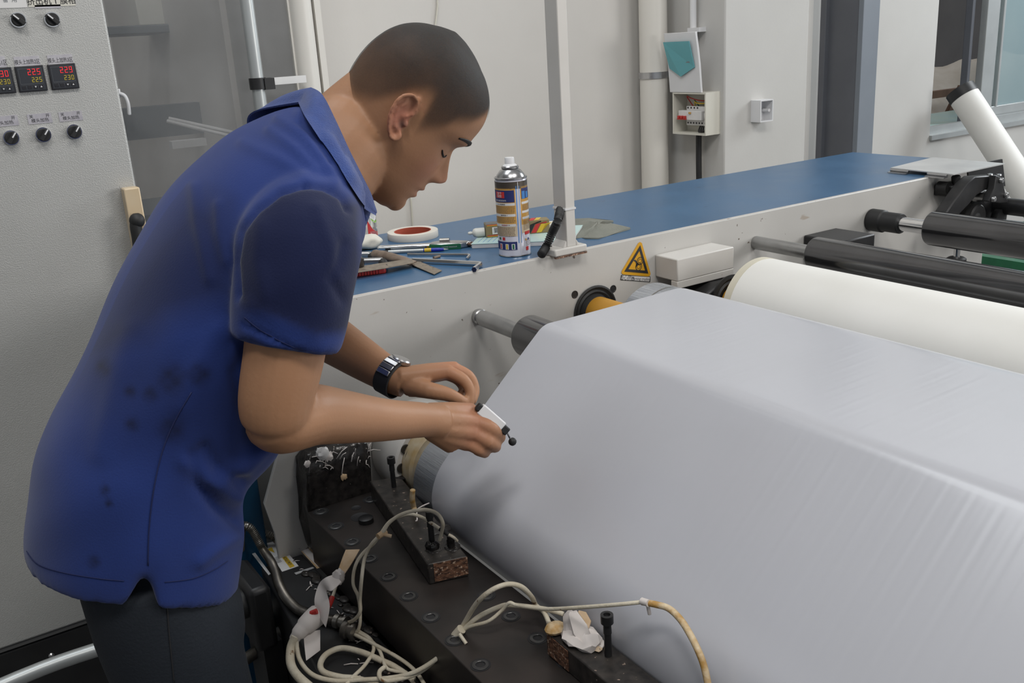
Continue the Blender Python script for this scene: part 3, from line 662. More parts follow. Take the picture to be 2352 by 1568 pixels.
obj('roll_end', MB().lathe([(WR * .3, .002), (WR * .95, .002), (WR + .0006, -.004), (WR + .0006, -.022), (WR * .9, -.022)], (WX, 1.425, WZ), (0, 1, 0), 72), 'roll_end', wr)
obj('journal', MB().cyl((WX, 1.50, WZ), (WX, 1.42, WZ), .031, n=32), 'yellow', wr)
rc = roller('dark_roller', 1.744, .988, .0385, 1.425, 'darksteel', 'dark polished roller just behind the big white roller')
obj('shaft', MB().lathe([(.0155, 0), (.0165, -.003), (.0165, -.2)], (1.744, YF - .0003, .988), (0, 1, 0), 32), 'shaft', rc)
rd = roller('dark_roller', 2.189, .978, .0435, 1.425, 'darksteel', 'farthest dark roller with a black capped bright shaft')
obj('shaft', MB().cyl((2.189, YF - .06, .978), (2.189, 1.42, .978), .0185, n=32), 'chrome', rd)
obj('shaft_boot', MB().lathe([(.028, 0), (.030, -.003), (.030, -.040), (.0275, -.043), (.0265, -.044), (.0265, -.092), (.025, -.095), (.0195, -.095)], (2.189, YF - .0003, .978), (0, 1, 0), 36), 'rubber', rd, smooth=25)

# chill roll at the die with its flange
HX, HZ, HR = .770, .735, .100
ch = roller('chill_roller', HX, HZ, HR, 1.425, 'silver', 'silver chill roller at the die where the film starts')
obj('flange', MB().lathe([(.094, 0), (.096, -.004), (.096, -.100), (.092, -.104), (.05, -.104)], (HX, YF - .0003, HZ), (0, 1, 0), 48), 'cream', ch)
M['ochre'] = add_specks(mat('greasy_ochre', (.30, .20, .07), (.46, .42, .34), 16, .45), (.05, .035, .02), 30, .66, (1, 6, 1))
obj('yellow_ring', MB().lathe([(.083, -.104), (.083, -.135), (.078, -.140), (.05, -.140)], (HX, YF, HZ), (0, 1, 0), 48), 'ochre', ch)
obj('journal', MB().cyl((HX, 1.47, HZ), (HX, 1.42, HZ), .065, n=32), 'steel', ch)
for (u, v) in ((900, 1021), (880, 1083)):
    c = onY(u, v, YF - .105)
    if math.hypot(c[0] - HX, c[2] - HZ) > .083:
        k_ = .083 / math.hypot(c[0] - HX, c[2] - HZ); c[0] = HX + (c[0] - HX) * k_; c[2] = HZ + (c[2] - HZ) * k_
    obj('flange_bolt', MB().lathe([(.0095, 0), (.0095, -.0025), (.0065, -.0025), (.0055, -.0008), (.001, -.0008)], c, (0, 1, 0), 20), 'heater', ch)

# ------------------------------------------------------------------ the white plastic web
def tangent(c1, r1, c2, r2):
    D = np.array(c2) - np.array(c1); L = np.linalg.norm(D); e = D / L; right = np.array((e[1], -e[0]))
    sp = (r1 - r2) / L; cp = math.sqrt(1 - sp * sp); n = right * cp + e * sp
    return n
def arc(c, r, a0, a1, k):
    return [np.array(c) + r * np.array((math.cos(a), math.sin(a))) for a in np.linspace(a0, a1, k)]
eps = .0012
circ = [((SX, SZ), SR + eps), ((AX, AZ), AR + eps), ((HX, HZ), HR + eps)]
path = []
n1 = tangent(*circ[0], *circ[1]); n2 = tangent(*circ[1], *circ[2])
ang = lambda n: math.atan2(n[1], n[0]) % (2 * PI)
path += arc(*circ[0], math.radians(12), ang(n1), 22)
p_a, p_b = path[-1], np.array(circ[1][0]) + circ[1][1] * n1
path += [p_a + (p_b - p_a) * t for t in np.linspace(0, 1, 26)[1:-1]]
path += arc(*circ[1], ang(n1), ang(n2), 16)
p_a, p_b = path[-1], np.array(circ[2][0]) + circ[2][1] * n2
path += [p_a + (p_b - p_a) * t for t in np.linspace(0, 1, 30)[1:-1]]
path += arc(*circ[2], ang(n2), math.radians(244), 26)
path = np.array(path); Ls = np.r_[0, np.cumsum(np.linalg.norm(np.diff(path, axis=0), axis=1))]
ys = np.linspace(1.35, YE + .06, 640)
V = []; UVv = []; F = []
n_ = len(path)
tg = np.gradient(path, axis=0); tg /= np.linalg.norm(tg, axis=1)[:, None]; inn_ = np.stack([-tg[:, 1], tg[:, 0]], 1)
turn = np.abs(np.cross(np.roll(tg, 1, 0), tg)); span_w = np.convolve((turn < .01).astype(float), np.ones(5) / 5, 'same'); span_w[:3] = 0; span_w[-3:] = 0
for off in (0.0, .0005):
    o_ = len(V)
    for y in ys:
        fine = .000045 * (math.sin(y * 410 + 1.1) + math.sin(y * 655 + 2 * math.sin(y * 31)) + .8 * math.sin(y * 251 + 3 * math.sin(y * 17)))
        long_ = np.sin(Ls * 5.1 + y * 6.5) * np.sin(y * 9.3 + 1.7 * np.sin(Ls * 7)) * .0011 * span_w
        q_ = path + inn_ * (off - fine * (.35 + .65 * span_w) - long_)[:, None]
        V += [(x, y, z) for x, z in q_]; UVv += [(y, l) for l in Ls]
    F += [(o_ + i * n_ + j, o_ + i * n_ + j + 1, o_ + (i + 1) * n_ + j + 1, o_ + (i + 1) * n_ + j) for i in range(len(ys) - 1) for j in range(n_ - 1)]
me = bpy.data.meshes.new('plastic_film'); me.from_pydata(V, [], F)
uvl = me.uv_layers.new(name='UVMap')
for lp_ in me.loops: uvl.data[lp_.index].uv = UVv[lp_.vertex_index]
me.polygons.foreach_set('use_smooth', [True] * len(me.polygons)); me.materials.append(M['film'])
fo = bpy.data.objects.new('plastic_film', me); COL.objects.link(fo); WORLD[fo.name] = np.zeros(3)
tag(fo, 'wide glossy white plastic film stretched over the rollers', 'film')

# ------------------------------------------------------------------ hardware at the far right of the frame
bk = empty('roller_bracket', (1.95, 1.54, .90), 'black box bracket on the frame behind the dark polished roller', 'bracket')
obj('bracket_body', MB().box((1.92, 1.485, .915), (2.045, YF - .0003, .978)), 'black', bk, bevel=.004)
for dx in (.03, .14): obj('bracket_bolt', MB().lathe([(.009, 0), (.009, -.008), (.005, -.008), (.004, -.003), (.001, -.003)], (1.92 + dx * .6, 1.485, .935), (0, 1, 0), 16), 'blackmetal', bk)
# aluminium lid plate with hinges
cor = [onZ(2045, 386, 1.072), onZ(2143, 362, 1.072), onZ(2308, 376, 1.072), onZ(2190, 401, 1.072)]
s = empty('hinged_plate', np.mean(cor, axis=0) - np.array((0, 0, .011)), 'thin aluminium hinged lid plate at the end of the blue table', 'lid')
obj('lid_plate', MB().prism([c + np.array((0, 0, -.0015)) for c in cor], (0, 0, .003)), 'alu', s, smooth=0)
obj('lid_shade', MB().prism([(2.622, YF, 1.0695), (2.80, YF, 1.0695), (2.83, YF, .985), (2.645, YF, .985)], (0, .0055, 0)), 'black', s)  # black sheet standing in for the shaded underside of the lid
for t in (.02, .62):
    a = cor[0] * (1 - t) + cor[3] * t; b = cor[0] * (1 - t - .30) + cor[3] * (t + .30)
    d_ = np.array((-.012, 0, -.008))
    hb = MB().cyl(a + d_ * np.array((.3, 0, .5)), b + d_ * np.array((.3, 0, .5)), .0035, n=10)
    hb.prism([a + d_ * np.array((1.6, 0, 1.1)), b + d_ * np.array((1.6, 0, 1.1)), b + np.array((0, 0, -.0065)), a + np.array((0, 0, -.0065))], (0, 0, -.002))
    obj('hinge', hb, 'tin', s)
# black clamp arm linkage
lk = empty('clamp_linkage', (2.55, 1.55, .9), 'black lever linkage with bolts at the far end of the frame', 'linkage')
def pl_(pts, y, th): return MB().prism([onY(u, v, y) for u, v in pts], (0, th, 0))
obj('lever_arm', pl_([(2166, 500), (2186, 470), (2222, 420), (2240, 406), (2290, 402), (2297, 408), (2283, 434), (2264, 436), (2244, 448), (2225, 470), (2196, 500)], 1.50, .035), 'blackmetal', lk, bevel=.003)
obj('link_plate', pl_([(2288, 403), (2302, 408), (2309, 440), (2316, 466), (2298, 466), (2270, 462), (2284, 432)], 1.475, .02), 'blackmetal', lk, bevel=.002)
obj('housing', pl_([(2242, 448), (2262, 436), (2300, 440), (2318, 470), (2312, 510), (2240, 512), (2234, 470)], 1.535, .06), 'black', lk, bevel=.004)
c = onY(2245, 500, 1.51); obj('wheel', MB().lathe([(.01, .0), (.034, 0), (.038, -.004), (.038, -.02), (.034, -.024), (.015, -.020), (.01, -.024)], c + np.array((0, .02, 0)), (0, 1, 0), 36), 'rubber', lk)
c = onY(2300, 500, 1.50); obj('wheel', MB().lathe([(.006, .0), (.022, 0), (.024, -.003), (.024, -.02), (.006, -.02)], c + np.array((0, .02, 0)), (0, 1, 0), 28), 'rubber', lk)
c = onY(2266, 455, 1.50); obj('brass_roller', MB().cyl(c, c + np.array((0, .035, 0)), .014, n=20), 'shaft', lk)
for (u, v) in ((2298, 414), (2280, 457), (2309, 448)): obj('link_bolt', MB().lathe([(.0075, .002), (.0075, -.006), (.006, -.008), (.001, -.008)], onY(u, v, 1.475), (0, 1, 0), 16), 'shaft', lk)
for (u, v) in ((2274, 401), (2294, 402)): obj('bolt_top', MB().lathe([(.008, 0), (.007, .004), (.001, .005)], onY(u, v, 1.505) + np.array((0, 0, -.001)), (0, 0, 1), 14), 'tin', lk)
a = onY(2196, 430, 1.57); obj('stop_block', MB().box((a[0] - .05, 1.55, a[2] - .020), (a[0] + .055, YF - .0003, a[2] + .012)), 'black', lk, bevel=.004)
obj('stop_stud', MB().cyl((a[0] - .048, 1.56, a[2] + .004), (a[0] - .048, 1.592, a[2] + .004), .018, n=18), 'rubber', lk)
a2 = onY(2196, 428, 1.56)
obj('stop_bolt', MB().lathe([(.016, 0), (.016, .003), (.0095, .003), (.0095, .008), (.0125, .010), (.0125, .028), (.010, .031), (.001, .031)], a2, (-.15, 0, 1), 18), 'rubber', lk)
obj('stop_washer', MB().lathe([(.017, -.001), (.017, .0015), (.0165, .0015)], a2, (-.15, 0, 1), 22), 'tin', lk)
a, b = onY(2318, 477, 1.43), onY(2352, 486, 1.36)
a3 = onY(2300, 474, 1.50)
ax_ = (a3[0] + .03, a3[2] - .004)
dh = empty('drive_shaft', (ax_[0], 1.3, ax_[1] - .04), 'black drive shaft with a bright steel hub at the right edge', 'shaft')
obj('shaft_body', MB().cyl((ax_[0], 1.53, ax_[1]), (ax_[0], 1.0, ax_[1]), .024, n=28), 'blackmetal', dh)
yh = 1.405
obj('hub', MB().lathe([(.024, 0), (.036, 0), (.041, -.006), (.041, -.09), (.024, -.09)], (ax_[0], yh, ax_[1]), (0, 1, 0), 40), 'steel', dh)
obj('set_screw', MB().lathe([(.006, 0), (.006, .0015), (.003, .0015), (.003, .0005)], (ax_[0] - .041 * .86, yh - .045, ax_[1] + .041 * .5), (-.86, 0, .5), 14), 'blackmetal', dh)
# adjuster under the farthest roller
c = onY(2197, 590, 1.50)
ad = empty('adjuster', (c[0], 1.5, c[2] - .12), 'small shiny adjuster screw with black nut under the farthest roller', 'screw')
obj('screw_rod', MB().cyl(c + np.array((0, 0, .06)), c + np.array((0, 0, -.1)), .0085, n=18), 'chrome', ad)
obj('nut', MB().lathe([(.024, -.03), (.026, -.026), (.026, -.004), (.020, 0), (.010, .002)], c, (0, 0, 1), 24), 'black', ad)
obj('adjuster_block', MB().box((c[0] - .025, 1.478, c[2] - .13), (c[0] + .05, YF - .0003, c[2] - .03)), 'black', ad, bevel=.004)
# bottle and green sheet behind the frame end
c = onY(2312, 590, 1.75); zb_ = .70
st = empty('side_stand', (c[0] + .15, 1.8, 0), 'low green covered stand beyond the end of the machine frame', 'stand')
obj('stand_top', MB().box((c[0] - .08, 1.60, zb_ - .03), (c[0] + .6, 2.0, zb_)), 'green', st)
obj('stand_leg', MB().box((c[0] + .1, 1.7, 0), (c[0] + .4, 1.9, zb_ - .03)), 'green', st)
obj('green_sheet', MB().prism([onY(2330, 592, 1.9), onY(2430, 600, 1.9), onY(2430, 700, 1.9), onY(2318, 660, 1.9)], (0, .01, 0)), 'green', st)
s = empty('small_bottle', (c[0], 1.75, zb_), 'small white bottle with a blue drop logo beyond the rollers', 'bottle')
hb_ = c[2] - zb_
obj('bottle_body', MB().lathe([(.001, 0), (.028, 0), (.030, .004), (.030, hb_ + .006), (.024, hb_ + .02), (.012, hb_ + .028), (.001, hb_ + .028)], (c[0], 1.75, zb_), n=28), 'white_plastic', s)
tcv = -np.array((c[0], 1.75, 0)) / math.hypot(c[0], 1.75)
rv = np.array((-tcv[1], tcv[0], 0))
P0 = np.array((c[0], 1.75, c[2] - .012)) + tcv * .0306
if rv @ R[0] < 0: rv = -rv
obj('drop_logo', MB().prism([P0 + rv * a + np.array((0, 0, b)) for a, b in ((-.016, .010), (-.004, .012), (-.002, .004), (-.008, -.006), (-.015, -.012))], tcv * .0005), 'skyblue', s, smooth=0)
text('logo_text', 'AIMO', .011, P0 + rv * .010 + tcv * .002, rv, ZD, 'skyblue', s)

# white post on the frame with flange foot
fa, fb = onZ(1276, 592, ZT), onZ(1347, 576, ZT)
s = empty('guard_post', ((fa[0] + fb[0]) / 2, 1.615, ZT), 'cream steel guard post rising from the machine frame', 'post')
px0, px1 = onY(1301, 540, 1.592)[0], onY(1323, 540, 1.592)[0]
yb1 = 1.592; yb2 = yb1 + .042
z1_ = ZT + .016
obj('post_foot', MB().box((fa[0], yb1 - .006, ZT), (fb[0], yb2 + .008, z1_)), 'cream', s, bevel=.003)
obj('foot_seal', MB().box((fa[0] + .001, yb1 - .0065, ZT - .0035), (fb[0] - .001, yb1, ZT + .0005)), 'rust', s)
obj('post_column', MB().prism([(px0, yb1, z1_ - .001), (px1, yb1, z1_ - .001), (px1, yb1, 2.4), (px0, yb1, 2.4)], (0, yb2 - yb1, 0))
    .prism([(px0 - .010, yb1, z1_ - .001), (px0, yb1, z1_ - .001), (px0, yb1, z1_ + .014)], (0, yb2 - yb1, 0)).prism([(px1, yb1, z1_ - .001), (px1 + .010, yb1, z1_ - .001), (px1, yb1, z1_ + .014)], (0, yb2 - yb1, 0)), 'cream', s, bevel=.002)
zz = onY(1300, 481, yb1)[2]
obj('post_tie', MB().box((px0 - .0015, yb1 - .0015, zz - .002), (px1 + .0015, yb2 + .0015, zz + .002)), 'white_plastic', s)
for x in (fa[0] + .014, fb[0] - .014): obj('foot_bolt', MB().lathe([(.006, 0), (.006, .002), (.003, .002), (.003, .0005)], (x, yb2 - .008, z1_), n=14), 'heater', s)
# corrugated hose
hp = [onZ(1243, 585, ZT + .011), onZ(1255, 565, ZT + .022), onZ(1268, 535, ZT + .05), onZ(1283, 500, ZT + .085), onY(1289, 455, 1.672), onY(1286, 380, 1.672), onY(1280, 200, 1.672), onY(1272, 0, 1.672), onY(1268, -160, 1.672), onY(1262, -330, 1.672)]
pts = resample(spline(hp, 10), .0026); rr = [.0095 if i % 2 else .0070 for i in range(len(pts))]
obj('corrugated_hose', MB().tube(pts, rr, 14), 'rubber', label='black corrugated hose rising from the table behind the cream post', cat='hose', smooth=60)
# blue machine cabinet below, behind the die
obj('blue_cabinet', MB().box((.345, 1.66, 0), (.462, 2.08, .90)), 'teal', label='dark blue machine cabinet behind the man and the die', cat='cabinet', bevel=.006)

# ================================================================== EXTRUSION DIE
ZP = .690
DX0, DX1 = .512, .672
YD = 1.553
die = empty('extrusion_die', (.6, .6, 0), 'long black steel extrusion die with two rows of socket bolts', 'die')
obj('die_plate', MB().box((DX0, YE, .585), (DX1, YD, ZP)), 'die', die, bevel=.0015)
obj('lower_body', MB().box((DX0 + .012, YE, .38), (DX1 - .01, YD - .03, .585)), 'black', die)
obj('die_stand', MB().box((DX0 + .02, YE + .1, 0), (DX1 - .03, YD - .1, .38)), 'teal', die)
M['boltring'] = mat('worn_bolt_head', (.10, .10, .10), (.07, .07, .07), 60, .35, .6)
s0 = obj('bolt_recess', MB().lathe([(.0146, -.001), (.0146, .0005), (.0136, .0004), (.0001, .0003)], (.5335, 1.5385, ZP), n=28), 'ink', die)
b0 = obj('socket_bolt', MB().lathe([(.0118, .0003), (.0118, .0012), (.0108, .0018), (.0072, .0018), (.0066, .0012)], (.5335, 1.5385, ZP), n=24, cap=False), 'boltring', die)
def sbolt2(x, y):
    for o_ in (s0, b0):
        c = o_.copy(); COL.objects.link(c); c.location = o_.location + Vector((x - .5335, y - 1.5385, 0))
for k in range(1, 24): sbolt2(.5335 - .0004 * k, 1.5385 - .0712 * k)
for k in range(0, 24):
    if k == 0 or k > 5: sbolt2(.6265, 1.522 - .0690 * k)
mb = MB()
for (u, v, r) in ((827, 1187, .0165), (818, 1166, .009)):
    c = onZ(u, v, ZP); mb.lathe([(r * 1.03, 0), (r * 1.03, .0004), (r, .0004), (r * .97, .0002), (.0001, .0002)], c, n=28)
obj('plate_hole', mb, 'ink', die)
c = onZ(841, 1198, ZP + .0)
obj('steel_plug', MB().lathe([(.0001, .0002), (.0135, .0002), (.0135, .008), (.0125, .0088), (.0001, .0088)], c, n=28), 'blackmetal', label='round steel plug lying beside the open hole in the die plate', cat='plug')

ZH = .727
def block(name, quad, label, ends=True):
    e = empty(name, (np.mean([q[0] for q in quad]), np.mean([q[1] for q in quad]), ZP), label, 'heater block')
    obj('block_body', MB().prism([(x, y, ZP + .0005) for x, y in quad], (0, 0, ZH - ZP - .0005)), 'heater', e, bevel=.002)
    return e
q1 = [(.630, 1.525), (.684, 1.503), (.634, 1.172), (.572, 1.190)]
h1 = block('heater_block', q1, 'sooty heater block on the die plate nearest the chill roller end')
f0, f1 = np.array((*q1[3], 0)), np.array((*q1[2], 0)); dn = np.array((f1[1] - f0[1], -(f1[0] - f0[0]), 0)); dn /= np.linalg.norm(dn)
obj('rusty_end', MB().prism([f0 + (f1 - f0) * a + np.array((0, 0, z)) for a, z in ((.14, ZP + .004), (.99, ZP + .006), (.99, ZH - .001), (.14, ZH - .001))], dn * .0015), 'rust', h1, label='rusty flaking end face')
q2 = [(.616, .930), (.668, .900), (.660, .30), (.604, .30)]
h2 = block('heater_block', q2, 'sooty heater block wrapped with scorched tape at the bottom edge')
obj('rusty_end', MB().prism([(q2[0][0] - .0012, q2[0][1] - .001, ZP + .003), (q2[0][0] - .0012, q2[0][1] - .001, ZH - .002), (q2[0][0] - .0022, q2[0][1] - .05, ZH - .002), (q2[0][0] - .0022, q2[0][1] - .05, ZP + .003)], (.001, 0, 0)), 'rust', h2)
# patches of burnt deposit on block 1
def lump(name, u, v, z, r, m, parent, sc=(1, 1, .3), **k):
    c = onZ(u, v, z); mb = MB(); rs = np.random.RandomState(int(u + v))
    mb.sphere(c, r, 14, sc)
    mb.v = [tuple(c + (np.array(p) - c) * (1 + .28 * math.sin(31 * p[0] * 40 + 17 * p[1] * 30) * rs.rand())) for p in mb.v]
    return obj(name, mb, m, parent, **k)
for (u, v, r) in ((925, 1092, .012), (1010, 1215, .016), (1040, 1255, .012), (998, 1262, .011)): lump('deposit', u, v, ZH, r, 'gunk', h1, (1.2, 1.2, .18))

def stud(name, u, v, z0, h, r, hr, m, parent=None, label=None, cat=None, group=None):
    c = onZ(u, v, z0)
    return obj(name, MB().lathe([(.0001, 0), (r, 0), (r, h * .55), (r * 1.15, h * .56), (r * 1.05, h - .012), (hr, h - .012), (hr, h), (hr * .55, h), (hr * .5, h - .004), (.0001, h - .004)], c, n=16), m, parent, label, cat, group)
stud('cap_screw', 905, 1118, ZH, .060, .0045, .0075, 'blackmetal', None, 'tall black cap screw standing on the far heater block', 'screw')
stud('cap_screw', 1397, 1505, ZH, .062, .0050, .0085, 'blackmetal', None, 'tall black cap screw beside the taped heater block wires', 'screw')
stud('terminal_stud', 993, 1252, ZH, .062, .0048, .0062, 'rubber', h1)
stud('terminal_stud', 1036, 1254, ZH, .020, .0065, .0055, 'gunk', h1)
lump('stud_gunk', 993, 1254, ZH + .003, .011, 'gunk', h1, (1, 1, .9))

# black gunk-covered box at the die end
gb = empty('resin_box', (.595, 1.578, ZP), 'black box caked with burnt resin at the die end', 'box')
G0 = MB(); rs = np.random.RandomState(3)
k = 22; xs_ = np.linspace(.528, .668, k)
def gp(p):
    n = .0035 * (math.sin(90 * p[0] + 40 * p[2]) + math.sin(63 * p[1] - 110 * p[2] + 2) + math.sin(140 * p[0] * 1.1 + 70 * p[1])) * .6 + .002 * rs.randn() * .5
    return n
ringz = [(.600, .0), (.66, .0), (.70, .0), (.74, .0), (.765, -.002), (.785, -.008), (.797, -.018)]
rgs = []
for z, ins in ringz:
    r_ = []
    x0, x1, y0, y1 = .518 - ins * -1, .648 + ins, 1.556 - ins, 1.604
    x0 = .518 - ins; 
    for i in range(14): r_.append([x0 + (x1 - x0) * i / 14, y0, z])
    for i in range(5): r_.append([x1, y0 + (y1 - y0) * i / 5, z])
    for i in range(14): r_.append([x1 + (x0 - x1) * i / 14, y1, z])
    for i in range(5): r_.append([x0, y1 + (y0 - y1) * i / 5, z])
    r_ = [np.array(p) + np.array((gp(p), -abs(gp(p)) if p[1] < 1.6 else 0, gp(p) * .7)) for p in r_]
    rgs.append(r_)
G0.rings(rgs)
obj('box_body', G0, 'gunk', gb, smooth=180)
for (u, v, r, m) in ((742, 1042, .012, 'paper'), (735, 1036, .007, 'paper'), (755, 1048, .008, 'tape'), (706, 1065, .006, 'tape'), (790, 1095, .006, 'browntape')):
    c = onY(u, v, 1.552); mb = MB().sphere(c, r, 12, (1, .5, 1.1)); mb.v = [tuple(c + (np.array(p) - c) * (1 + .5 * rs.rand() - .2)) for p in mb.v]
    obj('resin_blob', mb, m, gb)
mb = MB()
for i in range(26):
    c = onY(700 + rs.rand() * 165, 1036 + rs.rand() * 40, 1.552); d = rs.randn(3) * .012; d[1] = -abs(d[1]) * .3
    mb.tube([c, c + d * .5 + np.array((0, 0, .003)), c + d], .0008, 5)
obj('resin_strands', mb, 'tape', gb, kind='stuff', smooth=180)

# ------------------------------------------------------------------ labelled terminal box left of the die
ZB = .585
tbx = empty('terminal_box', (.45, 1.1, 0), 'long black terminal box with warning labels beside the die', 'box')
tq = [(.418, 1.585), (.507, 1.583), (.507, .2), (.300, .2), (.352, .95), (.372, 1.25)]
tq = [(.425, 1.600), (.506, 1.598), (.506, .2), (.36, .2), (.378, 1.12)]
obj('box_body', MB().prism([(x, y, .36) for x, y in tq], (0, 0, ZB - .36)), 'black', tbx, bevel=.003)
obj('box_post', MB().box((.40, .9, 0), (.50, 1.1, .36)), 'black', tbx)
def flat(name, pts, z, m, parent, th=.0006): return obj(name, MB().prism([onZ(u, v, z) for u, v in pts], (0, 0, th)), m, parent, smooth=0)
lb = flat('warning_label', [(607, 1249), (638, 1241), (686, 1300), (648, 1313)], ZB, 'paper', tbx)
flat('label_triangle', [(613, 1262), (624, 1256), (631, 1269)], ZB + .0007, 'yellowp', lb, .0003)
flat('label_band', [(641, 1271), (650, 1268), (677, 1300), (666, 1304)], ZB + .0007, 'yellowp', lb, .0003)
a, b = onZ(646, 1272, ZB), onZ(671, 1302, ZB)
text('label_text', 'CAUTION', .0085, onZ(660, 1287, ZB + .0011), a - b, np.cross((0, 0, 1), a - b), 'ink', lb)
for k in range(3):
    c = onZ(633 + 4 * k, 1287 - 1.5 * k, ZB + .0008)
    text('label_text', '高温注意烫伤', .0042, c, a - b, np.cross((0, 0, 1), a - b), 'print_grey', lb)
l2 = flat('stained_label', [(679, 1252), (701, 1247), (753, 1298), (728, 1306)], ZB, 'browntape', tbx)
flat('label_face', [(684, 1255), (699, 1251), (745, 1296), (730, 1301)], ZB + .0007, 'tape', l2, .0003)
flat('label_strip', [(569, 1259), (577, 1257), (622, 1318), (617, 1321)], ZB, 'paper', tbx)
flat('clear_strip', [(676, 1316), (718, 1302), (722, 1305), (680, 1320)], ZB + .0008, 'alu', tbx, .0008)
mb = MB()
for i in range(30):
    c = onZ(700 + rs.rand() * 50 + i * 4.5, 1250 + i * 9 + rs.rand() * 60, ZB + .0005)
    c[0] = min(c[0], .480); d = np.array((min(.012, rs.randn() * .010), rs.randn() * .010, .001)); mb.tube([c, c + d * .5 + np.array((0, 0, .0015)), c + d], .0009, 5)
obj('resin_strands', mb, 'tape', tbx, kind='stuff', smooth=180)
mb = MB(); 
for i in range(40):
    t = i / 39; c = onZ(735 + 175 * t, 1305 + 260 * t, ZB + .001); c[0] = min(c[0], .496); mb.sphere(c + np.array((rs.randn() * .006, 0, 0)), .004 + .006 * rs.rand(), 8, (1, 1.6, .35))
obj('resin_crust', mb, 'heater', tbx, kind='stuff', smooth=180)
# black end housing and knob by the man's hip
c = onY(552, 1290, 1.50)
eh = empty('end_housing', (c[0], 1.5, 0), 'black round housing at the end of the terminal box beside the man', 'housing')
obj('housing_body', MB().box((c[0] - .005, 1.46, .50), (.400, 1.585, .625)), 'black', eh, bevel=.01)
obj('housing_knob', MB().cyl((c[0] - .035, 1.50, .585), (c[0] - .004, 1.50, .585), .026, n=24), 'rubber', eh)
obj('housing_stand', MB().box((c[0] + .01, 1.48, 0), (.41, 1.57, .50)), 'black', eh)

# ------------------------------------------------------------------ metal conduits
def conduit(pts, r, label, m='conduit', step=.0030):
    P = resample(spline(pts, 10), step / 2)
    rr = [r * (1.0 if i % 2 else .76) for i in range(len(P))]
    return obj('metal_conduit', MB().tube(P, rr, 14), m, label=label, cat='conduit', smooth=60)
z = .60
main = [(552, 1262, .60), (552, 1232, .635), (557, 1211, .655), (566, 1207, .66), (579, 1217, .65), (592, 1240, .63), (604, 1262, .612), (620, 1285, .602), (631, 1308, .600), (641, 1342, .598), (657, 1371, .598), (681, 1396, .598), (703, 1406, .598), (730, 1416, .598), (768, 1424, .598)]
conduit([onZ(u, v, zz) for u, v, zz in main], .0085, 'ribbed metal conduit arching over the terminal box to the taped wires')
conduit([onZ(u, v, zz) for u, v, zz in ((580, 1226, .61), (597, 1222, .615), (614, 1226, .612), (634, 1238, .600), (648, 1252, .593))], .0080, 'short ribbed metal conduit behind the arching one, near the blue cabinet')
def side(pts, z): return [onZ(u, v, zz) for u, v, zz in pts]
conduit(side([(500, 1580, .40), (540, 1534, .42), (580, 1502, .45), (620, 1475, .475), (642, 1459, .49)], 0), .0115, 'lowest ribbed metal conduit running out from the terminal box side')
conduit(side([(520, 1520, .40), (548, 1457, .44), (561, 1425, .465), (585, 1403, .485), (603, 1391, .50)], 0), .0100, 'ribbed metal conduit second from the bottom, behind the man')
conduit(side([(540, 1450, .44), (551, 1417, .46), (559, 1377, .49), (569, 1335, .53)], 0), .0085, 'dark ribbed conduit dropping from the black end housing', 'blackmetal')
for (u, v, zz, r, lab) in ((648, 1456, .49, .016, 'steel conduit fitting at the lowest conduit end'), (606, 1390, .50, .0135, 'steel conduit elbow fitting above the lowest conduit')):
    c = onZ(u, v, zz); obj('conduit_fitting', MB().lathe([(r * .8, -.012), (r, -.010), (r, .006), (r * .85, .008), (r * .85, .026), (.0001, .026)], c, (.75, -.35, .3), 20), 'conduit', label=lab, cat='fitting')
for i, (u, v, r) in enumerate(((783, 1428, .0125), (803, 1448, .015))):
    c = onZ(u, v, ZB + r); d = onZ(u + 10, v + 3, ZB + r) - c
    obj('cable_gland', MB().lathe([(r * .7, -.012), (r, -.010), (r, -.002), (r * .8, -.001), (r * .8, .006), (r, .007), (r, .012), (r * .6, .014), (.0001, .014)], c, d, 12), 'conduit', label=('bright cable gland where the arching conduit ends' if i == 0 else 'dull cable gland just below the bright one on the terminal box'), cat='gland')

# ------------------------------------------------------------------ white heater wires
def wire(pts, r, label, m='wire', name='heater_wire', k=8):
    P = [onZ(u, v, zz) for u, v, zz in pts]
    return obj(name, MB().tube(spline(P, k), r, 10), m, label=label, cat='wire', group=None, smooth=180)
wire([(790, 1432, .605), (812, 1424, .62), (827, 1405, .64), (827, 1374, .66), (831, 1325, .70), (838, 1280, .715), (853, 1250, .735), (879, 1222, .755), (894, 1200, .770), (920, 1182, .785), (950, 1173, .795), (982, 1171, .80), (1006, 1181, .80), (1017, 1201, .785), (1015, 1220, .765), (1010, 1240, .745)], .0030, 'white wire arching highest over the far heater block')
wire([(792, 1437, .600), (815, 1452, .60), (826, 1436, .615), (827, 1400, .64), (822, 1368, .66), (811, 1340, .68), (815, 1303, .705), (831, 1273, .72), (860, 1246, .735), (875, 1224, .75), (898, 1195, .765), (935, 1181, .775), (965, 1186, .775), (991, 1201, .77), (1010, 1214, .765)], .0028, 'stained white wire bowed left of the highest arching wire')
obj('wire_sleeve', MB().tube([onZ(1010, 1214, .765), onZ(1030, 1227, .758)], .0036, 10), 'rubber', label='short dark sleeve on the wire above the heater studs', cat='sleeve')
wire([(1030, 1227, .758), (1042, 1234, .752), (1050, 1242, .742)], .0024, 'short white wire tail by the rusty heater end')
wire([(948, 1125, .770), (947, 1145, .752), (950, 1163, .733), (953, 1172, .728)], .0048, 'thick frayed cord stub standing on the far heater block', 'burnt')
wire([(986, 1155, .735), (968, 1163, .735), (958, 1172, .74), (958, 1193, .735), (955, 1196, .733)], .0012, 'thin pale thread tied over the far heater block', 'tape')
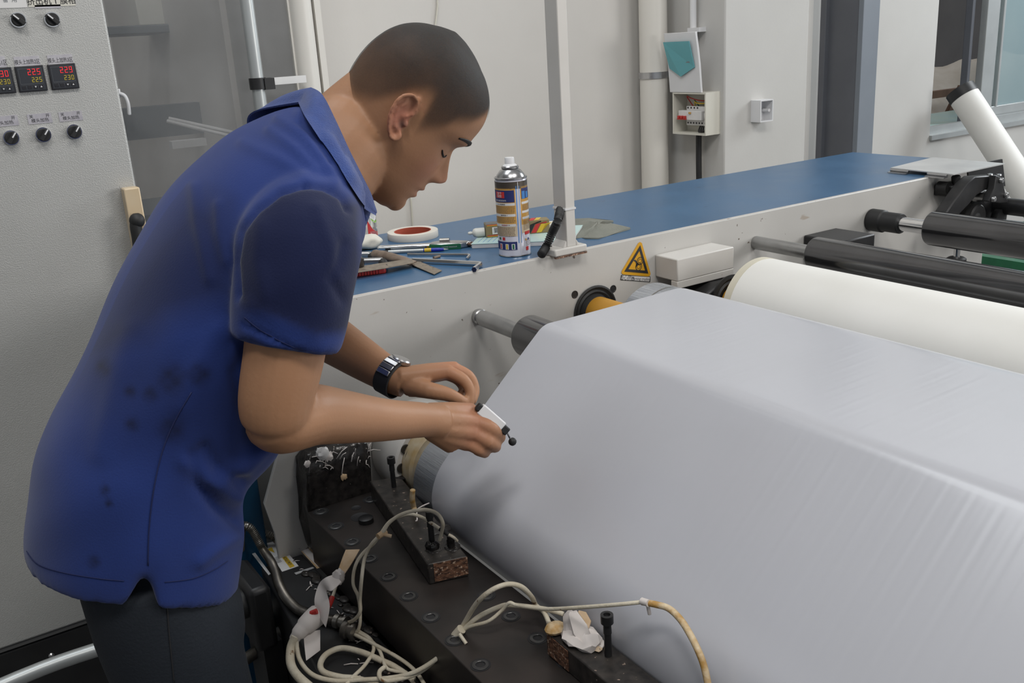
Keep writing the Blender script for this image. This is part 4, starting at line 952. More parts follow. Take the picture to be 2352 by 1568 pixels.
b_ = onZ(877, 1226, .752); obj('wire_tie', MB().tube([b_ + np.array((-.008, -.002, -.001)), b_ + np.array((.008, .002, .001))], .0052, 10).tube([b_, b_ + np.array((.012, -.010, -.004))], .003, 8), 'browntape', label='scorched tie around the arching wires', cat='tie')
wire([(790, 1430, .600), (823, 1449, .60), (850, 1467, .60), (858, 1492, .60), (838, 1527, .60), (808, 1557, .60), (780, 1590, .60)], .0030, 'white wire looping right of the cable glands')
wire([(806, 1446, .600), (840, 1462, .60), (870, 1490, .60), (886, 1531, .60), (905, 1540, .60), (930, 1546, .60), (955, 1575, .60)], .0028, 'white wire dropping to the small bottom curl')
wire([(815, 1457, .600), (880, 1490, .604), (930, 1520, .604), (960, 1548, .604), (985, 1590, .604)], .0030, 'white wire running diagonally toward the bottom edge')
wire([(950, 1560, .598), (905, 1530, .598), (875, 1516, .598), (830, 1497, .598), (785, 1488, .598), (751, 1501, .598), (736, 1524, .598), (744, 1543, .598), (781, 1554, .598), (819, 1558, .598), (870, 1572, .598)], .0048, 'thickest white wire in a wide flat loop at the bottom')
wire([(884, 1531, .612), (872, 1542, .612), (875, 1558, .612), (900, 1562, .612), (960, 1545, .625), (1010, 1505, .65), (1051, 1456, .68), (1087, 1396, .74), (1109, 1370, .77), (1138, 1350, .785), (1170, 1341, .785), (1199, 1348, .775), (1221, 1370, .75), (1231, 1390, .725), (1250, 1406, .732), (1261, 1431, .730)], .0036, 'white wire arching over the die plate in front of the film')
wire([(680, 1466, .62), (688, 1513, .60), (718, 1549, .60), (770, 1563, .60), (823, 1561, .602), (898, 1556, .612), (957, 1541, .63), (1018, 1500, .66), (1058, 1452, .69), (1098, 1417, .72), (1145, 1394, .735), (1174, 1389, .735), (1236, 1396, .735), (1268, 1402, .74), (1294, 1410, .74)], .0036, 'white wire from the taped bundle to the scorched wrapping')
wire([(679, 1460, .625), (668, 1488, .61), (668, 1524, .60), (684, 1552, .60), (715, 1580, .60)], .0070, 'thick spotted wire bundle at the bottom left of the wires')
wire([(1040, 1478, .66), (1072, 1442, .70), (1120, 1427, .72), (1152, 1402, .735), (1170, 1384, .75), (1190, 1390, .75), (1254, 1398, .765), (1326, 1395, .795), (1417, 1388, .825), (1475, 1382, .835)], .0026, 'thin grubby cord stretched across in front of the film', 'wire')
wire([(1475, 1382, .835), (1507, 1388, .838), (1536, 1397, .838), (1562, 1421, .834), (1583, 1453, .828), (1602, 1490, .818), (1616, 1526, .804), (1626, 1570, .785), (1630, 1600, .77)], .0042, 'scorched thick cord curving down at the end of the grubby cord', 'burnt')
obj('wire_tie', MB().tube([onZ(1474, 1380, .836), onZ(1490, 1385, .838)], .0046, 10).tube([onZ(1487, 1385, .836), onZ(1492, 1410, .820)], .0024, 8), 'tape', label='white tape tie hanging on the grubby cord', cat='tie')
b_ = onZ(1053, 1453, .695); obj('wire_tie', MB().tube([onZ(1046, 1460, .687), onZ(1060, 1444, .70)], .0072, 10).tube([onZ(1055, 1455, .70), onZ(1071, 1478, .69)], .0026, 8), 'wire', label='cord tie around the wires crossing the die plate', cat='tie')
wire([(776, 1326, .665), (770, 1352, .655), (760, 1378, .645), (748, 1400, .635)], .0026, 'white wire running under the tape spiral')
for (a, b, lab) in (((763, 1372), (755, 1392), 'red sleeve on the wire beside the tape spiral'), ((728, 1403), (714, 1409), 'red sleeve peeking out above the taped bundle')):
    obj('red_sleeve', MB().tube([onZ(*a, .652), onZ(*b, .648)], .0046, 10), 'red', label=lab, cat='sleeve')
# tape pieces
def ribbon(name, Lp, Rp, zs, m, label, th=.0008):
    A_ = spline([onZ(u, v, z) for (u, v), z in zip(Lp, zs)], 6); B_ = spline([onZ(u, v, z) for (u, v), z in zip(Rp, zs)], 6)
    P = np.array([[a + (b - a) * t for t in np.linspace(0, 1, 5)] for a, b in zip(A_, B_)])
    P2 = P + np.array((.0003, 0, -th)); mb = MB().grid(P); mb.grid(P2[:, ::-1])
    return obj(name, mb, m, label=label, cat='tape', smooth=180)
ribbon('tape_flag', [(794, 1262), (786, 1282), (777, 1308), (774, 1322)], [(826, 1261), (809, 1291), (793, 1315), (784, 1326)], [.712, .702, .690, .684], 'browntape', 'scorched brown tape flag over the die edge')
ribbon('tape_spiral', [(770, 1318), (748, 1326), (732, 1342), (722, 1380), (730, 1412)], [(784, 1336), (762, 1356), (750, 1356), (757, 1392), (748, 1440)], [.688, .69, .675, .66, .64], 'tape', 'broad white tape ribbon spiralling beside the conduit')
ribbon('tape_tail', [(697, 1452), (699, 1480), (703, 1516)], [(735, 1446), (735, 1468), (735, 1492)], [.622, .612, .600], 'tape', 'white tape tail hanging below the taped bundle')
P = [onZ(u, v, z) for u, v, z in ((676, 1468, .617), (684, 1456, .625), (700, 1438, .632), (720, 1420, .635), (733, 1408, .635))]
obj('tape_wrap', MB().tube(spline(P, 5), [.0085, .0088, .0090, .0092, .0095, .0115, .0118, .0122, .0125, .0128, .0150, .0155, .016, .0165, .017, .0172, .0174, .0174, .0172, .016, .014], 16), 'tape', label='white cloth tape wrapped thickly around the wire bundle', cat='tape', smooth=50)
lump('tape_knot', 778, 1324, .686, .011, 'tape', None, (1, 1, 1.1), label='white tape knot below the scorched flag', cat='tape')
# scorched wrapping on the near heater block
wr_ = empty('wire_wrapping', onZ(1340, 1470, ZH), 'crumpled scorched white tape wrapping on the near heater block', 'tape')
def crumple(pts, z0, z1, m, seed):
    rs2 = np.random.RandomState(seed); P = [onZ(u, v, z) for u, v, z in pts]; return obj('tape_fold', MB().prism(P, (.003, .001, .0025)), m, wr_, bevel=.0012)
for i, (pts, m) in enumerate((([(1292, 1416, .752), (1306, 1402, .765), (1318, 1412, .765), (1326, 1440, .750), (1312, 1464, .733), (1294, 1460, .733)], 'tape'),
                   ([(1304, 1410, .768), (1322, 1405, .768), (1346, 1440, .755), (1358, 1470, .738), (1334, 1482, .733), (1316, 1456, .745)], 'tape'),
                   ([(1326, 1406, .764), (1344, 1410, .760), (1356, 1432, .750), (1352, 1446, .742), (1338, 1430, .752)], 'browntape'),
                   ([(1350, 1446, .742), (1372, 1460, .735), (1389, 1482, .730), (1380, 1496, .729), (1352, 1486, .731)], 'tape'),
                   ([(1340, 1478, .735), (1362, 1484, .733), (1384, 1494, .7295), (1376, 1499, .729), (1350, 1490, .730)], 'browntape'))):
    crumple(pts, 0, 0, m, i)
mb = MB().sphere(onZ(1275, 1442, .735), .013, 12, (1.2, 1, .6)); obj('wire_end', mb, 'burnt', wr_)
mb = MB().sphere(onZ(1335, 1462, .733), .028, 16, (.8, 1.25, .38)); mb.v = [tuple(np.array(p) + .002 * rs.randn(3)) for p in mb.v]
obj('wrapping_core', mb, 'tape', wr_)

# ================================================================== THINGS ON THE BLUE TABLE
def T(u, v, h=0.0): return onZ(u, v, ZT + h)
UP = np.array((0, 0, 1.))
def bar(name, a, b, w_, h_, m, parent=None, z=None, taper=1.0, **k):
    """flat bar on the table from a to b (centre line of its underside)"""
    a, b = np.array(a), np.array(b); d = (b - a) / np.linalg.norm(b - a); n = np.cross(UP, d); n /= np.linalg.norm(n)
    return obj(name, MB().prism([a + n * w_ / 2, a - n * w_ / 2, b - n * w_ / 2 * taper, b + n * w_ / 2 * taper], (0, 0, h_)), m, parent, **k)
def camdir(c):
    t = -np.array((c[0], c[1], 0)); t /= np.linalg.norm(t); r = np.array((-t[1], t[0], 0))
    if r @ R[0] < 0: r = -r
    return t, r
def curved(c, r, a0, a1, z0, z1, k=14):
    """patch of a cylinder; angles in degrees from the direction to the camera, positive to the right"""
    t, rt = camdir(c); k = max(k, int(abs(a1 - a0) / 3)); P = [[np.array((c[0], c[1], z)) + r * (t * math.cos(a) + rt * math.sin(a)) for a in np.radians(np.linspace(a0, a1, k))] for z in (z0, z1)]
    return MB().grid(np.array(P))
# --- spray can
c = T(1183, 583); r_ = .0340
can = empty('spray_can', c, 'orange and white printed aerosol can standing on the blue table', 'spray can')
hz = .162
obj('can_body', MB().lathe([(.001, .001), (r_ - .004, .001), (r_ - .0005, 0), (r_ + .0008, .002), (r_, .005), (r_, hz - .004), (r_ - .002, hz), (.02, hz)], c, n=56), 'lilac', can)
obj('can_rim', MB().lathe([(r_ - .0025, hz - .001), (r_ + .0006, hz + .001), (r_ + .0006, hz + .004), (r_ - .001, hz + .005), (r_ - .004, hz + .003)], c, n=56, cap=False), 'tin', can)
obj('base_rim', MB().lathe([(r_ - .0005, 0), (r_ + .0012, .0015), (r_ + .0006, .0035)], c, n=56, cap=False), 'tin', can)
obj('can_dome', MB().lathe([(r_ - .003, hz + .003), (r_ - .005, hz + .009), (r_ - .012, hz + .018), (.0165, hz + .021), (.0185, hz + .022), (.0185, hz + .025), (.0165, hz + .027), (.012, hz + .027)], c, n=48), 'tin', can)
obj('spray_nozzle', MB().lathe([(.0165, hz + .026), (.012, hz + .030), (.0105, hz + .031), (.0100, hz + .043), (.0095, hz + .044), (.001, hz + .044)], c, n=32), 'white_plastic', can)
e = .0003
def cw(a0, a1, z0, z1, m, lvl=1, name='print_panel', parent=None): return obj(name, curved((c[0], c[1]), r_ + e * lvl, a0, a1, c[2] + z0, c[2] + z1), m, parent or can, fix=False, smooth=180)
def band(a0, a1, z0, z1, lvl): return curved((c[0], c[1]), r_ + e * lvl, a0, a1, c[2] + z0, c[2] + z1, 8)
cw(-110, 120, hz - .018, hz - .003, 'can_dark', 1)
lpn = cw(-100, 13, .068, hz - .016, 'orange', 1); cw(-100, 13, .045, .068, 'peach', 1)
rpn = cw(31, 110, .068, hz - .014, 'orange', 1); cw(31, 110, .050, .068, 'peach', 1)
for a, m, w_ in ((17, 'skyblue', 3), (24, 'tin', 2.4), (28, 'skyblue', 2)): cw(a - w_ / 2, a + w_ / 2, .03, hz - .012, m, 1, 'stripe')
cw(22.5, 24.5, .004, hz - .004, 'white_plastic', 2, 'seam')
cw(-95, 9, hz - .045, hz - .020, 'navy', 2); cw(-66, -26, hz - .036, hz - .023, 'redink', 3)
cw(36, 110, hz - .040, hz - .018, 'navy', 2)
cw(38, 52, hz - .040, hz - .024, 'skyblue', 3); cw(57, 72, hz - .039, hz - .026, 'skyblue', 3)
for z_ in (hz - .052, hz - .075, hz - .096): cw(-95, 10, z_, z_ + .0055, 'paper', 2)
for z_ in (hz - .051, hz - .070, hz - .083): cw(35, 110, z_, z_ + .005, 'paper', 2)
dash = MB(); rs = np.random.RandomState(5)
def lines(a0, a1, z0, z1, dz, lvl=3):
    z_ = z1
    while z_ > z0:
        a = a0; 
        while a < a1 - 4:
            wd = 2.2 + rs.rand() * 5
            g_ = band(a, min(a + wd, a1), z_ - .0011, z_, lvl); dash.add(g_.v, g_.f); a += wd + 1.6
        z_ -= dz
lines(-90, 8, hz - .068, hz - .054, .0031); lines(-90, 8, hz - .089, hz - .077, .0031); lines(-90, 8, .045, hz - .098, .0029); lines(38, 100, .056, hz - .086, .0026); lines(38, 100, hz - .064, hz - .053, .0026)
lines(-60, -20, hz - .0495, hz - .0485, .004); lines(-45, -15, hz - .0725, hz - .0715, .004); lines(-45, -12, hz - .0935, hz - .0925, .004); lines(45, 100, .022, .034, .0035)
obj('small_print', dash, 'wood', can, kind='stuff', fix=False, smooth=0)
cw(-95, 10, .016, .0335, 'navy', 2)
for a, m in ((-52, 'redink'), (-26, 'yellowp'), (-3, 'green')):
    cw(a - 7, a + 5, .017, .029, 'paper', 3); cw(a - 4, a + 2, .018, .028, m, 4)
cw(-62, -52, .0375, .0425, 'green', 3); cw(-44, -33, .0365, .043, 'redink', 3)
cw(42, 75, .046, .0525, 'redink', 3); cw(44, 58, .012, .020, 'redink', 3)
cw(43, 49, .033, .0375, 'orange', 3); cw(56, 64, .033, .038, 'navy', 3)
def wraptext(s_, size, a, z_, m, lvl=4, sx=1.0):
    mb = text_mb(MB(), s_, size, (0, 0, 0), (1, 0, 0), (0, 1, 0), sx=sx); t, rt = camdir(c); rr_ = r_ + e * lvl; out = []
    for x, y, _ in mb.v:
        aa = math.radians(a) + x / rr_; out.append(np.array((c[0], c[1], c[2] + z_ + y)) + rr_ * (t * math.cos(aa) + rt * math.sin(aa)))
    mb.v = [tuple(p) for p in out]; obj('lettering', mb, m, can, fix=False, smooth=0)
wraptext('快干', .0065, -46, hz - .0265, 'paper', 5); wraptext('除胶', .0065, -46, hz - .0325, 'paper', 5)
wraptext('强力去胶清洗剂', .0042, -44, hz - .0415, 'paper', 4)
wraptext('产品特点', .0032, -35, hz - .0493, 'ink'); wraptext('使用方法', .0032, -35, hz - .0723, 'ink'); wraptext('注意事项', .0032, -33, hz - .0933, 'redink')

# --- notebook, boxed tube, cloth
nb = [T(1084, 571), T(1313, 562), T(1338, 527), T(1118, 535)]
s = empty('notebook', np.mean(nb, axis=0), 'pale blue covered notebook lying behind the spray can', 'notebook')
obj('pages', MB().prism(nb, (0, 0, .0095)), 'paper', s, bevel=.001)
ctr = np.mean(nb, axis=0)
cov = [p + (p - ctr) * .01 + np.array((0, 0, .0096)) for p in nb]
obj('cover', MB().prism(cov, (0, 0, .0012)), 'mint', s)
dd = (nb[1] - nb[0]); ee = nb[3] - nb[0]
mb = MB()
for i in range(7):
    a = nb[0] + dd * (.05 + .05 * i) + ee * .08 + np.array((0, 0, .0109)); b = a + ee * .8 + dd * .03
    mb.prism([a, a + dd * .003, b + dd * .003, b], (0, 0, .0003))
obj('cover_print', mb, 'skyblue', s, smooth=0)
zc_ = .0110
A_, B_ = T(1117, 546, zc_), T(1263, 533, zc_)
d = (B_ - A_) / np.linalg.norm(B_ - A_); n = np.cross(UP, d); L_ = np.linalg.norm(B_ - A_); wd, ht = .034, .030
s = empty('tube_box', (A_ + B_) / 2 + n * wd / 2, 'olive card box with black red yellow stripes on the notebook', 'box')
obj('box_body', MB().prism([A_, B_, B_ + n * wd, A_ + n * wd], (0, 0, ht)), 'olive', s, bevel=.001)
def onface(a, z_, k=0): return A_ + d * a * L_ + UP * z_ - n * (.0004 + k)
def ontop(a, q, k=0): return A_ + d * a * L_ + n * q + UP * (ht + .0003 + k)
for i, m in enumerate(('ink', 'redink', 'yellowp')):
    o_ = .62 + .085 * i
    obj('stripe', MB().prism([onface(o_, .002), onface(o_ + .075, .002), onface(o_ + .15, ht * .72), onface(o_ + .25, ht - .001 - .003 * i), onface(min(.99, o_ + .25), ht - .004 - .003 * i) , onface(o_ + .08, ht * .72)], -n * .0003), m, s, smooth=0)
    obj('stripe', MB().prism([ontop(o_ - .03, .002), ontop(o_ + .045, .002), ontop(o_ + .12, wd - .002), ontop(o_ + .045, wd - .002)], UP * .0003), m, s, smooth=0)
for z0_, m in ((.0015, 'yellowp'), (.0035, 'redink'), (ht - .004, 'yellowp'), (ht - .0025, 'redink')):
    obj('stripe', MB().prism([onface(.02, z0_), onface(.60, z0_), onface(.60, z0_ + .0014), onface(.02, z0_ + .0014)], -n * .0003), m, s, smooth=0)
obj('dark_top', MB().prism([ontop(.01, .001), ontop(.5, .001), ontop(.5, wd - .001), ontop(.01, wd - .001)], UP * .0002), 'meterface', s, smooth=0)
bc = obj('barcode_label', MB().prism([onface(.10, .007), onface(.36, .007), onface(.36, .023), onface(.10, .023)], -n * .0004), 'paper', s, smooth=0)
mb = MB(); a = .125
while a < .335:
    wb = .003 + .006 * rs.rand(); mb.prism([onface(a, .010, .0005), onface(a + wb, .010, .0005), onface(a + wb, .0215, .0005), onface(a, .0215, .0005)], -n * .0002); a += wb + .004 + .005 * rs.rand()
obj('barcode', mb, 'ink', bc, smooth=0)
o_ = A_ + n * wd / 2 + UP * .0105
tb = empty('glue_tube', o_ - d * .03 - UP * .0105, 'milky glue tube poking out of the olive box', 'tube')
obj('tube_body', MB().lathe([(.003, -.030), (.0085, -.027), (.0105, -.022), (.0105, -.0015)], o_, d, 24), 'tube', tb)
obj('tube_tip', MB().lathe([(.001, -.040), (.003, -.039), (.0042, -.034), (.003, -.030)], o_, d, 16), 'tube', tb)
o2 = B_ + n * wd / 2 + UP * .0125
obj('tube_tail', MB().lathe([(.0098, .001), (.0098, .026), (.008, .028), (.001, .028)], o2, d, 24), 'ivory', tb)
cl = [(1318, 504), (1352, 504), (1408, 506), (1409, 511), (1402, 513), (1432, 519), (1448, 527), (1400, 541), (1375, 549), (1345, 549), (1336, 546), (1318, 549), (1316, 530)]
P = [T(u, v) for u, v in cl]; ctr = np.mean(P, axis=0); mb = MB(); rgs = []
for t in (1, .85, .6, .3, .02): rgs.append([ctr + (p - ctr) * t + UP * (.002 + .010 * (1 - t) * (1 + .5 * math.sin(i * 1.9 + 5 * t)) + .003 * math.sin(i * 2.4)) for i, p in enumerate(P)])
low = [[p * np.array((1, 1, 0)) + UP * (ZT + .0003) for p in rgs[0]]]
obj('sanding_cloth', MB().rings(low + rgs), 'cloth', label='crumpled grey green abrasive cloth sheet behind the cream post', cat='cloth', smooth=70)

# --- bottle
cb_ = T(838, 557)
bt = empty('water_bottle', cb_, 'clear plastic water bottle with a red and white label beside the man', 'bottle')
R_ = .0325
obj('bottle_body', MB().lathe([(.001, .003), (.024, 0), (R_, .006), (R_, .03), (R_ - .002, .034), (R_, .038), (R_, .10), (R_ - .003, .106), (R_, .112), (R_ - .001, .13), (.024, .155), (.014, .172), (.0135, .185), (.001, .185)], cb_, n=40), 'clear', bt)
obj('bottle_cap', MB().lathe([(.0155, .182), (.0155, .198), (.014, .200), (.001, .200)], cb_, n=28), 'redink', bt)
def bw(a0, a1, z0, z1, m, lvl=1, name='label_print'): return obj(name, curved((cb_[0], cb_[1]), R_ + .0004 * lvl, a0, a1, cb_[2] + z0, cb_[2] + z1), m, bt, fix=False, smooth=180)
def bpoly(pts, m, lvl=2, name='label_print'):
    t, rt = camdir(cb_); rr_ = R_ + .0004 * lvl
    obj(name, MB().add([np.array((cb_[0], cb_[1], cb_[2] + z_)) + rr_ * (t * math.cos(math.radians(a)) + rt * math.sin(math.radians(a))) for a, z_ in pts], [tuple(range(len(pts)))]), m, bt, fix=False, smooth=0)
bw(-60, -2, .012, .070, 'paper', 1); bw(-12, -4, .012, .066, 'redink', 2)
mb = MB(); z_ = .020
while z_ < .060:
    h_ = .0012 + .0016 * rs.rand(); g_ = curved((cb_[0], cb_[1]), R_ + .0010, -52, -17, cb_[2] + z_, cb_[2] + z_ + h_); mb.add(g_.v, g_.f); z_ += h_ + .0022
obj('barcode', mb, 'ink', bt, fix=False, smooth=0)
bpoly([(18, .010), (80, .010), (80, .026), (60, .028), (40, .036), (26, .050), (18, .062)], 'redink', 1)
bpoly([(52 + 26 * math.cos(t), .082 + .030 * math.sin(t)) for t in np.linspace(0, 2 * PI, 24)[:-1]], 'paper', 2)
bpoly([(34, .062), (40, .054), (58, .048), (74, .050), (74, .054), (56, .053)], 'lime', 3)
bpoly([(52, .112), (80, .112), (80, .128), (56, .128)], 'skyblue', 2)
for i, s_ in enumerate(('农', '夫')):
    mb = text_mb(MB(), s_, .016, (0, 0, 0), (1, 0, 0), (0, 1, 0)); t, rt = camdir(cb_); rr_ = R_ + .0015; out = []
    for x, y, _ in mb.v:
        aa = math.radians(44 + 24 * i) + x / rr_; out.append(np.array((cb_[0], cb_[1], cb_[2] + .080 + y)) + rr_ * (t * math.cos(aa) + rt * math.sin(aa)))
    mb.v = [tuple(p) for p in out]
    if mb.v: obj('lettering', mb, 'ink', bt, fix=False, smooth=0)

# --- lump of foam, tape roll
c = T(838, 572); mb = MB().sphere((0, 0, 0), 1, 28)
def lumpf(p):
    p = np.array(p); q_ = p * (1 + .10 * math.sin(5 * p[0] + 2) * math.cos(4 * p[2]) + .06 * math.sin(9 * p[1] + 3 * p[0])); return q_
ddx, rdx = camdir(c)
mb.v = [tuple(c + (rdx * q_[0] * .040 + ddx * q_[1] * .026 + UP * max(-.0158, q_[2] * .018)) + UP * .0160) for q_ in (lumpf(p) for p in mb.v)]
obj('foam_lump', mb, 'wax', label='creamy white lump of plastic foam beside the bottle', cat='lump', smooth=180)
c = T(949, 545)
s = empty('tape_roll', c, 'flat roll of cream tape with a red card core', 'tape roll')
obj('tape_wound', MB().lathe([(.0605, 0), (.061, .001), (.061, .0155), (.0605, .0165), (.0445, .0165), (.0445, 0)], c, n=56, cap=False), 'cream_tape', s)
obj('card_core', MB().lathe([(.0446, .0002), (.0446, .0167), (.0425, .0167), (.0425, .0002), (.0446, .0002)], c, n=56, cap=False), 'tape_core', s)
# --- adjustable wrench
s = empty('adjustable_wrench', T(980, 570), 'chrome adjustable wrench with a green painted handle side', 'wrench')
a, b = T(868, 578), T(1000, 571)
bar('wrench_handle', a, b, .020, .013, 'chrome', s, bevel=.004, seg=3)
d = (b - a) / np.linalg.norm(b - a); n = np.cross(UP, d)
f = lambda x, y: b + d * x + n * y
obj('wrench_head', MB().prism([f(-.012, -.010), f(.015, -.019), (f(.055, -.017)), f(.075, -.006), f(.075, .004), f(.050, .012), f(.030, .022), f(.006, .022), f(-.010, .012)], (0, 0, .014)), 'tin', s, bevel=.003)
obj('wrench_jaw', MB().prism([f(.030, .016), f(.050, .010), f(.078, .002), f(.082, .010), f(.055, .024), f(.034, .030)], (0, 0, .012)), 'tin', s, bevel=.002)
obj('adjusting_screw', MB().cyl(f(.010, .014) + UP * .0145, f(.032, .012) + UP * .0145, .006, n=14), 'conduit', s)
obj('green_side', MB().prism([f(-.012, -.0115), f(.012, -.0205), f(.060, -.0185), f(.060, -.0165), f(.014, -.0185), f(-.012, -.0095)], (0, 0, .0125)), 'green', s, bevel=.0008)
a1 = f(.013, -.0206) + UP * .006
text('raised_lettering', 'CHROME VANADIUM', .0045, f(.034, -.0205) + UP * .0065, f(.058, -.0187) - f(.014, -.0205), UP, 'alu', s, sx=.8)
obj('rust_loop', MB().tube([f(.084, 0) + np.array((0, 0, .007)) + (d * math.cos(t) + n * math.sin(t) * .9) * .0085 for t in np.arange(14) * 2 * PI / 14], .0032, 8, close=True), 'rust', s, smooth=180)
# --- pen
a, b = T(880, 579, .0042), T(1030, 572, .0042); d = (b - a) / np.linalg.norm(b - a); Lp_ = np.linalg.norm(b - a)
s = empty('ballpoint_pen', a - UP * .0042, 'clear ballpoint pen with a blue grip and yellow sticker', 'pen')
obj('pen_barrel', MB().lathe([(.001, 0), (.0036, .001), (.0040, .01), (.0040, Lp_ * .62)], a, d, 16), 'alu_dull', s)
obj('ink_tube', MB().lathe([(.0016, -.001), (.0042, 0.0), (.0042, .012), (.002, .014)], a, d, 16), 'rubber', s)
obj('pen_grip', MB().lathe([(.0042, Lp_ * .62), (.0044, Lp_ * .74), (.0043, Lp_ * .86), (.0030, Lp_ * .93), (.001, Lp_ * .93)], a, d, 16), 'bluep', s)
obj('pen_sticker', MB().lathe([(.0045, Lp_ * .635), (.0046, Lp_ * .74)], a, d, 16, cap=False), 'yellowp', s)
obj('pen_tip', MB().lathe([(.0022, Lp_ * .925), (.0010, Lp_ * .985), (.0003, Lp_)], a, d, 12), 'shaft', s)
mb = MB(); 
for i in range(9):
    k_ = .12 + .016 * i; mb.lathe([(.00405, Lp_ * k_), (.00405, Lp_ * (k_ + .006))], a, d, 14, cap=False)
obj('pen_barcode', mb, 'paper', s)
# --- hex keys
def hexkey(pts, r, label):
    P = [T(u, v, r) for u, v in pts]; Q = [P[0]] + [P[0] + (P[1] - P[0]) * .5] + [P[1] + (P[0] - P[1]) * .035, P[1] + (P[0] - P[1]) * .008 + (P[2] - P[1]) * .06, P[1] + (P[2] - P[1]) * .28, P[2]]
    return obj('hex_key', MB().tube(Q, r, 6, up=(0, 0, 1)), 'chrome', label=label, cat='hex key', smooth=30)
hexkey([(936, 584), (1080, 585), (1072, 594)], .0030, 'thin chrome hex key lying behind the thicker one')
hexkey([(948, 598), (1106, 606), (1089, 619)], .0056, 'thick chrome hex key lying near the table edge')
a, b = T(996, 592, .003), T(1010, 588, .003); obj('brown_pin', MB().cyl(a, b, .003, n=12), 'wood', label='short brown pin lying between the two hex keys', cat='pin')
# --- putty knife, dirty blade, red handle, pliers
s = empty('putty_knife', T(930, 605), 'dirty putty knife with a brown handle and worn blade', 'putty knife')
a, b = T(858, 590), T(944, 604, 0)
Pn = [T(860, 584, .014), T(884, 588, .014), T(905, 593, .013), T(925, 597, .011), T(948, 604, .006)]
obj('knife_handle', MB().tube(spline(Pn, 5), [.011, .0125, .0115, .011, .012, .0125, .0115, .011, .0115, .012, .0125, .012, .0115, .011, .0115, .012, .0125, .013, .014, .0145, .015], 14, ry=[.010, .011, .0105, .0105, .011, .0105, .010, .010, .0105, .0105, .010, .0095, .009, .009, .0085, .008, .007, .006, .005, .004, .003], up=(0, 0, 1)), 'wood', s, smooth=180)
obj('knife_blade', MB().prism([T(936, 599, .004), T(955, 598, .004), T(1015, 622, .0015), T(997, 631, .0015), T(950, 611, .003)], (0, 0, .0016)), 'blade', s, bevel=.0004)
s = empty('scraper', T(880, 618), 'dirty long scraper blade with a red ribbed handle', 'scraper')
obj('scraper_blade', MB().prism([T(800, 617, .014), T(945, 595, .012), T(951, 604, .012), T(884, 617, .013), T(800, 630, .014)], (0, 0, .0018)), 'blade', s, bevel=.0004)
A_, B_ = T(760, 641), T(883, 626); d = (B_ - A_) / np.linalg.norm(B_ - A_); n = np.cross(UP, d)
obj('scraper_handle', MB().prism([A_ - n * .009, B_ - n * .009, B_ - n * .004 + d * .004, B_ + n * .006 + d * .002, A_ + n * .010], (0, 0, .013)), 'red', s, bevel=.003, seg=3)
for k in range(16):
    o_ = A_ + d * (.010 + k * .0058) - n * .0092 + UP * .002
    obj('grip_rib', MB().prism([o_, o_ + d * .0028, o_ + d * .0028 + UP * .010, o_ + UP * .010], -n * .0012), 'red', s)
s = empty('pliers', T(835, 597), 'dark steel pliers partly hidden behind the man beside the foam lump', 'pliers')
bar('plier_handle', T(770, 592, .003), T(853, 590, .003), .016, .012, 'shaft', s, bevel=.004, seg=3)
bar('plier_handle', T(800, 608, .006), T(881, 604, .006), .017, .012, 'shaft', s, bevel=.004, seg=3)
obj('plier_cap', MB().sphere(T(855, 590, .009), .010, 14), 'rubber', s); obj('plier_cap', MB().sphere(T(880, 604, .011), .010, 14), 'rubber', s)
obj('plier_joint', MB().lathe([(.001, .0), (.013, 0), (.014, .004), (.014, .016), (.010, .019), (.001, .019)], T(822, 612, .016), n=20), 'gunk', s)

# ================================================================== THE MAN
YM = 1.19                      # his middle plane; he faces along +X
def remesh(mb, voxel, it, name, m, base, label=None, cat=None, parent=None, factor=.5):
    me = bpy.data.meshes.new(name); me.from_pydata(mb.v, [], mb.f); fixn(me)
    o = bpy.data.objects.new(name, me); COL.objects.link(o)
    r = o.modifiers.new('r', 'REMESH'); r.mode = 'VOXEL'; r.voxel_size = voxel; r.adaptivity = 0
    if it:
        s = o.modifiers.new('s', 'SMOOTH'); s.factor = factor; s.iterations = it
    dg = bpy.context.evaluated_depsgraph_get(); dg.update()
    m2 = bpy.data.meshes.new_from_object(o.evaluated_get(dg)); bpy.data.objects.remove(o); bpy.data.meshes.remove(me)
    V = np.zeros(len(m2.vertices) * 3); m2.vertices.foreach_get('co', V); V = V.reshape(-1, 3)
    return m2, V
def finish(m2, V, name, m, base, parent=None, label=None, cat=None):
    base = np.array(base, float); m2.vertices.foreach_set('co', (V - base).ravel()); m2.update()
    m2.materials.clear(); m2.materials.append(M[m] if isinstance(m, str) else m)
    m2.polygons.foreach_set('use_smooth', [True] * len(m2.polygons)); m2.name = name
    o = bpy.data.objects.new(name, m2); COL.objects.link(o)
    pb = WORLD[parent.name] if parent else np.zeros(3)
    o.parent = parent; o.location = base - pb; basic(o, base)
    return tag(o, label, cat)
def attr(me, name, vals):
    a = me.attributes.new(name, 'FLOAT', 'POINT'); a.data.foreach_set('value', np.asarray(vals, np.float32))
def sm(x, a, b): t = np.clip((x - a) / (b - a), 0, 1); return t * t * (3 - 2 * t)
def P3(t): return onY(t[0], t[1], t[2])

